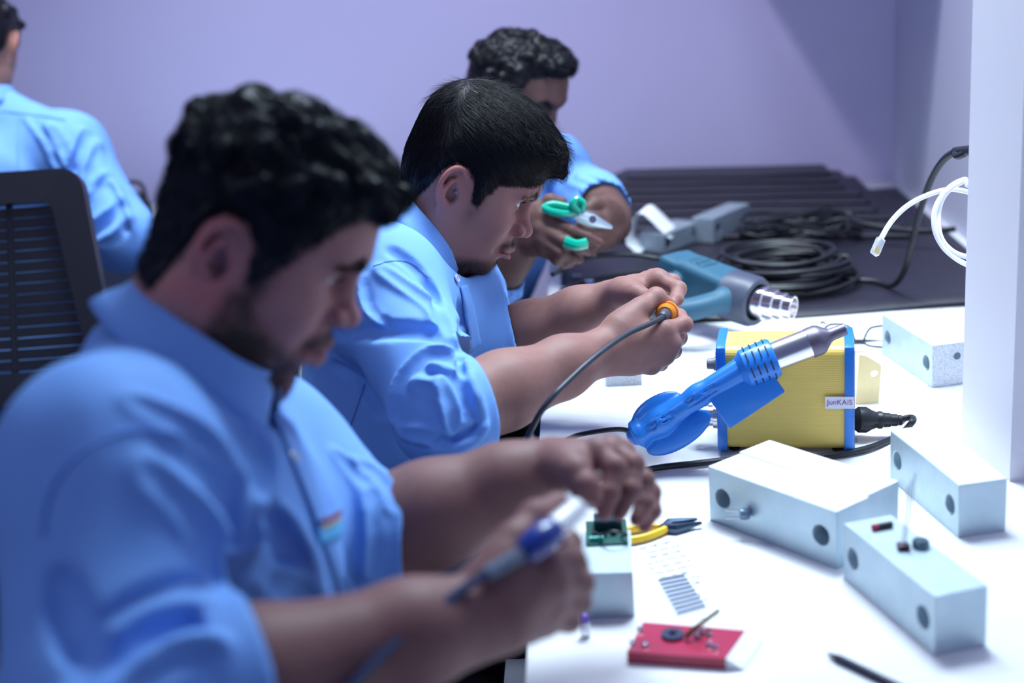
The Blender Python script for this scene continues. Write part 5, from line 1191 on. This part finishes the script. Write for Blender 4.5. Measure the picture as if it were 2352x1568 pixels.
# --- held things
def held_connector():
    Z = lambda x, y, d: D(1100+x/3.136, 560+y/3.136, d); c = Z(1348, 500, 1.806)
    t = thing('connector_cable', 'dark cable with an orange round connector between the fingers of the man in focus', 'cable', tuple(c)); ax = Z(1385, 475, 1.835)-Z(1325, 535, 1.785); ax /= np.linalg.norm(ax)
    MB().lathe([(.0062, -.007), (.0100, -.007), (.0132, -.004), (.0132, .000), (.0115, .001), (.0115, .004), (.0145, .005), (.0145, .010), (.0115, .011), (.0115, .016), (.004, .016)], 30, M=frame(c, z=ax)).build('connector', M_ORANGE, t)
    MB().lathe([(.0098, .012), (.0098, .022), (.0060, .022)], 24, M=frame(c, z=ax)).build('insert', mat('pale_green_plastic', (.45, .75, .65), .3), t)
    MB().lathe([(.0044, -.024), (.0062, -.022), (.0082, -.009), (.0080, -.004)], 24, M=frame(c, z=ax)).build('boot', mat('slate_boot', (.045, .048, .072), .45), t)
    e = c-ax*.025
    MB().tube(spline([e+ax*.006, e, Z(1230, 575, 1.762), Z(1080, 640, 1.735), Z(930, 740, 1.70), Z(780, 860, 1.668), Z(640, 990, 1.645), Z(540, 1090, 1.63), Z(440, 1220, 1.63), Z(360, 1370, 1.66), Z(300, 1480, 1.70), Z(240, 1640, 1.72)], 8), .0036, 12).build('lead', mat('slate_cable', (.020, .024, .042), .45), t)
held_connector()
def iron():
    Z = lambda x, y, d: D(1000+x/2.58, 960+y/2.58, d); a = Z(60, 1090, 1.025); b = Z(690, 640, 1.07); c = Z(840, 535, 1.10); e = Z(935, 510, 1.20)
    t = thing('soldering_iron', 'soldering iron with a blue grip and white collar in the bearded man\'s hand', 'soldering iron', tuple(b)); ax = (c-a)/np.linalg.norm(c-a); s0 = Z(300, 925, 1.040); s1 = Z(520, 800, 1.052); g1 = Z(705, 655, 1.072)
    MB().tube(spline([a-ax*.16-UP*.05, a-ax*.08-UP*.01, a, s0], 6), .0038, 8).build('cord', mat('navy_cable', (.03, .05, .12), .4), t)
    MB().lathe([(.0046, 0), (.0046, np.linalg.norm(s1-s0))], 16, M=frame(s0, z=s1-s0)).build('handle', mat('navy_cable', (.03, .05, .12), .4), t)
    for i in range(14): q = s0+(s1-s0)*(i+.5)/14; MB().lathe([(.0052, -.0012), (.0060, 0), (.0052, .0012)], 16, M=frame(q, z=s1-s0), caps=False).build('coil_turn', mat('grey_spring', (.22, .27, .36), .35, .4), t)
    Lg = np.linalg.norm(g1-s1); MB().lathe([(.0080, 0), (.0110, .006), (.0122, Lg*.5), (.0118, Lg*.9), (.0095, Lg)], 24, M=frame(s1, z=g1-s1)).build('grip', mat('royal_blue_rubber', (.006, .035, .26), .3, coat=.3), t)
    Lc = np.linalg.norm(c-g1); MB().lathe([(.0085, 0), (.0092, .004), (.0088, Lc), (.006, Lc+.003)], 20, M=frame(g1, z=c-g1)).build('collar', mat('white_plastic', (.85, .87, .9), .25), t)
    MB().lathe([(.0028, 0), (.0026, np.linalg.norm(e-c)*.7), (.0006, np.linalg.norm(e-c))], 12, M=frame(c, z=e-c)).build('tip', M_STEEL, t)
iron()
def cutters():
    P = lambda x, y, d: D(1020+x/2.306, 40+y/2.306, d)
    t = thing('wire_cutters', 'wire cutters with bright green handles in the hands of the man behind', 'cutters', tuple(P(700, 1040, 2.25)))
    MB().tube(spline([P(700, 1035, 2.25), P(640, 1040, 2.245), P(560, 1025, 2.245), P(535, 1005, 2.25), P(580, 990, 2.25), P(660, 1005, 2.25), P(720, 1010, 2.25)], 6), .0062, 10).build('handle', M_GREEN, t)
    MB().tube(spline([P(720, 1030, 2.245), P(680, 990, 2.24), P(705, 965, 2.24), P(735, 985, 2.24), P(730, 1020, 2.245)], 6), .0060, 10).build('handle', M_GREEN, t)
    MB().tube(spline([P(640, 1185, 2.235), P(700, 1205, 2.232), P(755, 1195, 2.235)], 6), [.009]*7+[.009]*6, 10).build('handle', M_GREEN, t)
    for s in (-1, 1): MB().tube([P(690, 1040+10*s, 2.25), P(780, 1070+8*s, 2.255), P(830, 1090+4*s, 2.26), P(890, 1112+3*s, 2.265)], [.007, .010, .007, .002], 8).build('blade', mat('dull_steel', (.40, .46, .50), .35, .9), t)
    MB().lathe([(.006, -.010), (.006, .010)], 14, M=frame(P(785, 1072, 2.255), z=FW)).build('pivot', M_STEEL, t)
cutters()

# --- small things on the near desk
def near_bits():
    zt = DESK_Z
    # red card with white end
    q = [T(1440, 1497, zt+.012), T(1478, 1428, zt+.012), T(1712, 1447, zt+.012), T(1666, 1512, zt+.012)]; c = sum(q)/4
    t = thing('red_box', 'flat red box with a white end on the near desk', 'box', (c[0], c[1], zt)); lo = [p-np.array([0, 0, .0116]) for p in q]
    MB().loft([lo, q], caps=True).build('lid', mat('red_card', (.42, .012, .06), .3, coat=.4), t, smooth=False)
    en = [q[3], q[2]]; dr = (q[3]-q[0])/np.linalg.norm(q[3]-q[0]); k = [p+dr*.0004 for p in (q[3], q[2])]+[p+dr*.016-np.array([0, 0, .0105]) for p in (q[2], q[3])]
    MB().loft([[k[0], k[1], lo[2]+dr*.0004, lo[3]+dr*.0004], [k[0]+dr*.016-np.array([0, 0, .010]), k[1]+dr*.016-np.array([0, 0, .010]), lo[2]+dr*.017, lo[3]+dr*.017]], caps=True).build('white_end', M_WHITE, t, smooth=False)
    z1 = zt+.0123
    w = thing('metal_washer', 'dark round washer on the red box', 'washer', tuple(T(1545, 1458, z1))); MB().lathe([(.004, 0), (.011, 0), (.011, .003), (.004, .003)], 20, M=frame(T(1545, 1460, z1), z=(0, 0, 1)), caps=False).build('ring', mat('blued_steel', (.06, .08, .14), .3, .7), w)
    w = thing('brass_lead', 'brass wire standing out of the red box', 'wire', tuple(T(1580, 1455, z1))); MB().tube([T(1575, 1462, z1+.003), T(1600, 1440, z1+.012), D(1650, 1402, dep(T(1650, 1440)))], [.003, .0028, .0022], 8).build('wire', mat('tarnished_brass', (.22, .17, .09), .35, .8), w)
    r = np.random.default_rng(4); gl = mat('solder_bead', (.8, .8, .85), .06, 1.0)
    spots = [(1612, 1452), (1630, 1460), (1600, 1462), (1628, 1482), (1642, 1488), (1470, 1448), (1452, 1478), (1482, 1482)]
    words = ['beside the brass wire', 'right of the brass wire', 'left of the brass wire', 'near the white end, left one', 'near the white end, right one', 'at the upper left corner', 'at the lower left corner', 'near the front edge']
    for (x, y), wd in zip(spots, words):
        o = MB().lathe([(.0002, 0), (.0030, .0006), (.0034, .002), (.0022, .0036), (.0002, .004)], 12, M=frame(T(x, y, z1-.0002), z=(0, 0, 1))).build('solder_bead', gl, label='shiny solder bead on the red box, '+wd, cat='solder', group='solder beads on the red box')
    # paper with writing
    pq = [T(1440, 1250, zt+.0006), T(1596, 1212, zt+.0006), T(1742, 1395, zt+.0006), T(1560, 1428, zt+.0006)]
    t = thing('note_paper', 'white sheet with rows of handwriting beside the bearded man\'s hands', 'paper', tuple(sum(pq)/4))
    MB().loft([[p-np.array([0, 0, .0004]) for p in pq], pq], caps=True).build('sheet', M_WHITE, t, smooth=False); ink = mat('ink', (.10, .08, .20), .6)
    B_ = lambda u, v, h=.0004: pq[0]*(1-u)*(1-v)+pq[1]*u*(1-v)+pq[2]*u*v+pq[3]*(1-u)*v+np.array([0, 0, h])
    for i in range(13):
        v = .10+.066*i; u0, u1 = .10+.02*r.normal(), (.62 if i < 5 else .50)+.06*r.normal(); n = 40; pts = [B_(u0+(u1-u0)*k/n, v+.016*math.sin(k*2.1+i)+.012*math.sin(k*3.7)) for k in range(n+1)]
        MB().tube(pts, .00035, 4).build('writing_line', ink, t)
    t = thing('component_strip', 'clear strip of component leads lying along the edge of the written sheet', 'components', tuple(T(1560, 1380)))
    st = [T(1508, 1330, zt+.0015), T(1572, 1318, zt+.0015), T(1625, 1395, zt+.0015), T(1556, 1415, zt+.0015)]; S_ = lambda u, v, h=0: st[0]*(1-u)*(1-v)+st[1]*u*(1-v)+st[2]*u*v+st[3]*(1-u)*v+np.array([0, 0, h])
    MB().loft([[p-np.array([0, 0, .0005]) for p in st], st], caps=True).build('tape', mat('grey_film', (.55, .62, .72), .25), t, smooth=False)
    for i in range(9): v = .06+.11*i; MB().tube([S_(.04, v, .001), S_(.96, v, .001)], .0011, 6).build('lead', mat('dull_lead', (.30, .32, .42), .3, .6), t)
    # screwdriver shaft at the corner
    a, b = T(1900, 1500, zt+.004), T(2090, 1590, zt+.004)
    t = thing('black_pen', 'thin black pen at the bottom edge of the desk', 'pen', tuple((a+b)/2)); L = np.linalg.norm(b-a)
    MB().lathe([(.0008, 0), (.0030, .010), (.0040, .014), (.0042, L)], 16, M=frame(a, z=b-a)).build('barrel', mat('navy_black_plastic', (.008, .010, .04), .35), t); MB().lathe([(.0040, 0), (.0044, .002), (.0044, .02), (.003, .022)], 16, M=frame(b, z=b-a)).build('cap', M_BLACK, t)
    # pliers beyond the hand
    a, b = T(1446, 1228, zt+.006), T(1606, 1196, zt+.006); u = (b-a)/np.linalg.norm(b-a); v = np.cross((0, 0, 1), u); L = np.linalg.norm(b-a)
    t = thing('pliers', 'small pliers with yellow grips behind the bearded man\'s fingers', 'pliers', tuple((a+b)/2))
    for s in (-1, 1):
        MB().tube(spline([a+v*s*.012-u*.02, a+v*s*.014+u*.01, a+v*s*.008+u*L*.38, a+u*L*.5+v*s*.003], 5), .0048, 8).build('grip', M_YELLOW, t)
        MB().tube([a+u*L*.45-v*s*.002, a+u*L*.62+v*s*.008, a+u*L*.80+v*s*.007, a+u*L*1.0+v*s*.006], [.005, .0065, .0045, .0018], 8).build('jaw', mat('gunmetal', (.06, .09, .14), .3, .8), t)
    # board on the block under the hands
    z2 = DESK_Z+.0506; c = T(1392, 1238, z2); t = thing('circuit_board', 'small dark circuit board on the block under the bearded man\'s fingers', 'circuit board', tuple(c))
    MB().box((.044, .060, .0016), (c[0]+.001, c[1]+.014, z2+.0012), .0003, 1).build('board', M_PCB, t)
    MB().box((.030, .022, .012), (c[0]+.003, c[1]+.026, z2+.008), .001, 1).build('relay', mat('dark_teal_plastic', (.008, .03, .045), .3), t)
    for i in range(3): MB().box((.006, .005, .004), (c[0]-.012+.010*i, c[1]+.006-.004*(i % 2), z2+.004), .0005, 1).build('chip', M_BLACK, t)
    for i in range(4): MB().lathe([(.0002, .006), (.0020, .0052), (.0020, 0)], 10, M=Matrix.Translation((c[0]-.016+.004*i, c[1]-.008, z2+.002))).build('lamp_bead', mat('green_led', (.05, .55, .42), .15, coat=.5), t)
    MB().tube(spline([(c[0]+.016, c[1]-.004, z2+.004), (c[0]+.022, c[1]-.016, z2+.012), (c[0]+.006, c[1]-.020, z2+.018), (c[0]-.008, c[1]-.006, z2+.006)], 6), .0014, 6).build('jumper_wire', M_BLACK, t)
    # bits on the components block
    base = np.array([C_N[0], C_N[1], DESK_Z+.0625]); q = lambda l, w_, h=0.0: base+np.array([*(C_A*l+C_W*w_), h])
    t = thing('diode', 'dark diode with a red band on top of the nearest aluminium block', 'component', tuple(q(.145, .032))); MB().lathe([(.0004, -.011), (.0032, -.010), (.0032, .006)], 12, M=frame(q(.148, .030, .0034), x=(0, 0, 1), y=(C_A[0], C_A[1], 0))).build('body', M_BLACK, t); MB().lathe([(.0033, .006), (.0033, .012), (.0004, .013)], 12, M=frame(q(.148, .030, .0034), x=(0, 0, 1), y=(C_A[0], C_A[1], 0))).build('band', mat('red_band', (.4, .02, .06), .4), t)
    t = thing('terminal', 'small dark terminal with upright wires on the nearest aluminium block', 'component', tuple(q(.095, .022))); MB().box((.012, .010, .006), M=frame(q(.098, .024, .003), z=(0, 0, 1)), bevel=.001).build('body', mat('maroon_black', (.05, .01, .025), .4), t)
    for k in range(3): MB().tube([q(.098, .022+.002*k, .005), q(.100, .026+.003*k, .03), q(.108, .034+.004*k, .062+.006*k)], .0006, 5).build('wire', mat('silver_wire', (.8, .74, .8), .2, .9), t)
    t = thing('capacitor', 'round grey capacitor on the nearest aluminium block', 'component', tuple(q(.095, .043))); MB().lathe([(.0002, 0), (.0085, 0), (.0085, .006), (.0070, .008), (.0002, .0085)], 20, M=frame(q(.096, .042), z=(0, 0, 1))).build('can', mat('grey_can', (.10, .16, .20), .3, .6), t)
    # component leaning on the middle block
    c = T(1700, 1232); t = thing('transistor', 'grey transistor with two legs leaning on the middle aluminium block', 'component', tuple(c)); o = D(1712, 1180, dep(c)-.012)
    MB().lathe([(.0002, -.006), (.0062, -.006), (.0066, .002), (.0050, .005), (.0002, .006)], 16, M=frame(o, z=RT)).build('body', mat('steel_blue_can', (.18, .25, .36), .35, .4), t)
    for k in (-1, 1): MB().tube([o-RT*.004+UP*.0035*k, o-RT*.022+UP*.0045*k], .0009, 6).build('leg', M_STEEL, t)
    # component below the near hand
    c = T(1345, 1462); t = thing('test_lead', 'small clear tube with a violet cap under the near hand', 'component', tuple(c)); MB().lathe([(.0002, 0), (.0048, 0), (.0048, .016), (.003, .017)], 14, M=frame(c, z=(0, 0, 1))).build('tube', mat('clear_plastic', (.85, .88, .92), .08), t); MB().lathe([(.0040, .016), (.0040, .024), (.0002, .026)], 14, M=frame(c, z=(0, 0, 1))).build('cap', mat('violet_cap', (.12, .04, .55), .3), t)
    # offcuts of wire near the station, screws on the mat
    sw = mat('silver_wire', (.8, .74, .8), .2, .9)
    for pts, lab in (([(1572, 858), (1590, 872), (1612, 874)], 'short bent wire offcut left of the yellow station'), ([(1586, 882), (1606, 872), (1634, 868)], 'straight wire offcut touching the yellow station')):
        t = thing('wire_offcut', lab, 'wire', tuple(T(*pts[1])), group='wire offcuts'); MB().tube([T(x, y, zt+.0012+.006*(i == 0)) for i, (x, y) in enumerate(pts)], .0005, 5).build('wire', sw, t)
    for (x, y), lab in (((1318, 634), 'pale screw on the mat below the cutters'), ((1346, 646), 'shiny screw on the mat beside the blue cap'), ((1288, 662), 'screw at the left edge of the black mat')):
        t = thing('screw', lab, 'screw', tuple(T(x, y, zt+.005)), group='screws on the mat'); Ms = frame(T(x, y, zt+.009), z=(1, .2, 0)); MB().lathe([(.0002, -.003), (.0050, -.003), (.0050, 0), (.0024, .001), (.0024, .014), (.0004, .016)], 12, M=Ms).build('shank', M_STEEL, t)
    t = thing('blue_cap', 'small blue plastic cap on the mat behind the raised hand', 'cap', tuple(T(1356, 660, zt+.005))); MB().lathe([(.0065, 0), (.0065, .008), (.0045, .011), (.0004, .0115)], 16, M=frame(T(1356, 661, zt+.0045), z=(0, 0, 1))).build('shell', M_BLUE, t)
    t = thing('thin_cable', 'thin black cable running off the mat behind the raised hand', 'cable', tuple(T(1300, 668, zt+.009))); MB().tube(spline([T(1235, 712, zt+.012), T(1262, 690, zt+.013), T(1300, 665, zt+.012), T(1350, 645, zt+.008), T(1410, 632, zt+.008), T(1500, 622, zt+.008)], 8), .0040, 8).build('lead', M_BLACK, t)
near_bits()
# ------------------------------------------------------------------ the back of the room and the seats
M_CHAIR = mat('black_chair_plastic', (0.012, 0.014, 0.024), 0.42); M_CHAIRF = mat('black_chair_fabric', (0.010, 0.011, 0.018), 0.9, bump=(700, .4, .001))
def swivel_base(t, c, seat_z, rz, seat=True):
    R = Matrix.Translation((c[0], c[1], 0)) @ Matrix.Rotation(rz, 4, 'Z')
    if seat: MB().box((.46, .47, .07), (0, 0, seat_z-.038), .03, 3, M=R).build('seat', M_CHAIRF, t)
    MB().lathe([(.028, .10), (.028, .28), (.018, .28), (.018, seat_z-.06)], 16, M=R).build('column', M_CHAIR, t)
    for k in range(5):
        b = 2*math.pi*k/5; Mx = R @ Matrix.Rotation(b, 4, 'Z'); l = MB().tube([(0, 0, .115), (.14, 0, .10), (.28, 0, .075)], [.026, .022, .017], 8); bmesh.ops.transform(l.bm, matrix=Mx, verts=l.bm.verts); lg = l.build('leg', M_CHAIR, t)
        MB().lathe([(.0005, -.012), (.024, -.012), (.026, 0), (.024, .012), (.0005, .012)], 14, M=Mx @ Matrix.Translation((.28, 0, .0265)) @ Matrix.Rotation(math.pi/2, 4, 'X')).build('caster', M_CHAIR, lg)
for c, lab in (((-.47, 1.10), 'black swivel seat under the bearded man'), ((-.38, 1.86), 'black swivel seat under the man in focus'), ((-.37, 2.80), 'black swivel seat under the man with curly hair')):
    t = thing('swivel_chair', lab, 'chair', (c[0], c[1], 0), group='swivel seats along the desks'); swivel_base(t, c, 0.448, 0)
def mesh_chair():
    c = np.array([-1.20, 2.80]); rz = math.radians(2); t = thing('mesh_chair', 'black office chair with a slotted mesh back at the left edge', 'chair', (c[0], c[1], 0)); swivel_base(t, c, 0.448, rz)
    # back panel: px outline at its own depth, leaning back
    tr = D(165, 418, 2.46); br = D(246, 760, 2.44); W2 = .52; x = np.array([1, .03, 0.0]); x /= np.linalg.norm(x); yv = tr-br; yv -= x*(yv @ x); Hh = np.linalg.norm(yv)+.06; yv /= np.linalg.norm(yv); nz = np.cross(x, yv)
    o = np.array([tr[0]-W2/2-.0, (tr[1]+br[1])/2, 0]); cen = (tr+br)/2-x*(W2/2-.005)-yv*.05
    M = Matrix(((x[0], yv[0], nz[0], cen[0]), (x[1], yv[1], nz[1], cen[1]), (x[2], yv[2], nz[2], cen[2]), (0, 0, 0, 1)))
    def rr(w0, w1, h, r, n=6):
        pts = []
        for cx, cy, s in ((w0/2-r, -h/2+r, -90), (w1/2-r, h/2-r, 0), (-w1/2+r, h/2-r, 90), (-w0/2+r, -h/2+r, 180)):
            for i in range(n+1): b = math.radians(s+90*i/n); pts.append((cx+r*math.cos(b), cy+r*math.sin(b)))
        return pts
    bow = lambda p, z=0.0: M @ Vector((p[0], p[1], z+.9*p[0]**2*.35))
    Ht = Hh+.08; w0, w1 = W2+.10, W2
    out, inn = rr(w0, w1, Ht, .045), rr(w0-.11, w1-.11, Ht-.11, .025)
    rows = [[bow(p, -.014) for p in out], [bow(p, .012) for p in out], [bow(p, .014) for p in inn], [bow(p, -.012) for p in inn], [bow(p, -.014) for p in out]]
    fr = MB().loft(rows).build('back_frame', M_CHAIR, t, angle=.9)
    n = 15
    for i in range(n):
        yy = -Ht/2+.06+(Ht-.12)*(i+.5)/n; ww = (w0+(w1-w0)*(yy/Ht+.5))-.10; m = MB(); k = 9; hh = (Ht-.12)/n*.91; rws = []
        for s, z in ((-1, -.003), (1, -.003), (1, .003), (-1, .003), (-1, -.003)): rws.append([bow((ww*(j/(k-1)-.5), yy+s*hh/2), z) for j in range(k)])
        m.loft(rws, closed=False).build('slat', M_CHAIR, fr, smooth=False)
    for sx in (-.16, -.02, .12): m = MB(); m.tube([bow((sx, -Ht/2+.05), -.002), bow((sx, 0), -.002), bow((sx, Ht/2-.05), -.002)], .006, 6).build('upright', M_CHAIR, fr)
    MB().tube([bow((0, -Ht/2+.06), .03), (cen[0], cen[1]+.06, .55), (c[0], c[1]-.10, .43)], .022, 8).build('back_stay', M_CHAIR, t)
    for s in (-1, 1):
        ar = cen+x*s*.29+np.array([0, .20, 0]); MB().box((.06, .26, .03), (ar[0], ar[1], .665), .012).build('armrest', M_CHAIR, t); MB().tube([(ar[0], ar[1], .65), (ar[0]-.02*s, ar[1]+.03, .44), (c[0]+.15*s, c[1], .43)], .016, 8).build('arm_post', M_CHAIR, t)
mesh_chair()
def back_desk():
    t = thing('desk', 'white desk at the far left, in front of the man seen from behind', 'desk', (-1.2, 3.5, 0)); m = mat('pale_laminate', (.70, .76, .82), .35)
    MB().box((1.72, .54, .028), (-1.50, 3.46, .736), .002).build('desk_top', m, t)
    MB().box((1.66, .018, .70), (-1.50, 3.60, .37), .002).build('back_panel', m, t)
    for x in (-2.30, -.70): MB().box((.025, .48, .70), (x, 3.47, .361), .002).build('side_panel', m, t)
    b = thing('black_bag', 'small black bag on the far desk beyond the elbow of the man seen from behind', 'bag', (-.93, 3.42, .75)); p = D(306, 450, 3.42); F = Field(p-np.array([.12, .12, .32]), p+np.array([.12, .12, .08]), .005)
    F.ell((p[0], p[1], (p[2]+.75)/2-.0), (.045, .05, (p[2]-.75)/2+.012), .02); F.ell((p[0]-.02, p[1], p[2]-.03), (.04, .04, .03), .02); V, Q = F.mesh(); V[:, 2] = np.maximum(V[:, 2], .7505); V = V+normals(V, Q)*cloth_noise(V, 3, .002)[:, None]
    link('sack', mesh_np(V, Q), mat('black_nylon', (.012, .012, .02), .6), b); MB().tube(spline([(p[0]-.03, p[1], p[2]), (p[0]-.02, p[1], p[2]+.03), (p[0]+.02, p[1], p[2]+.03), (p[0]+.03, p[1], p[2]-.005)], 6), .005, 8).build('handle', mat('black_nylon', (.012, .012, .02), .6), b)
back_desk()
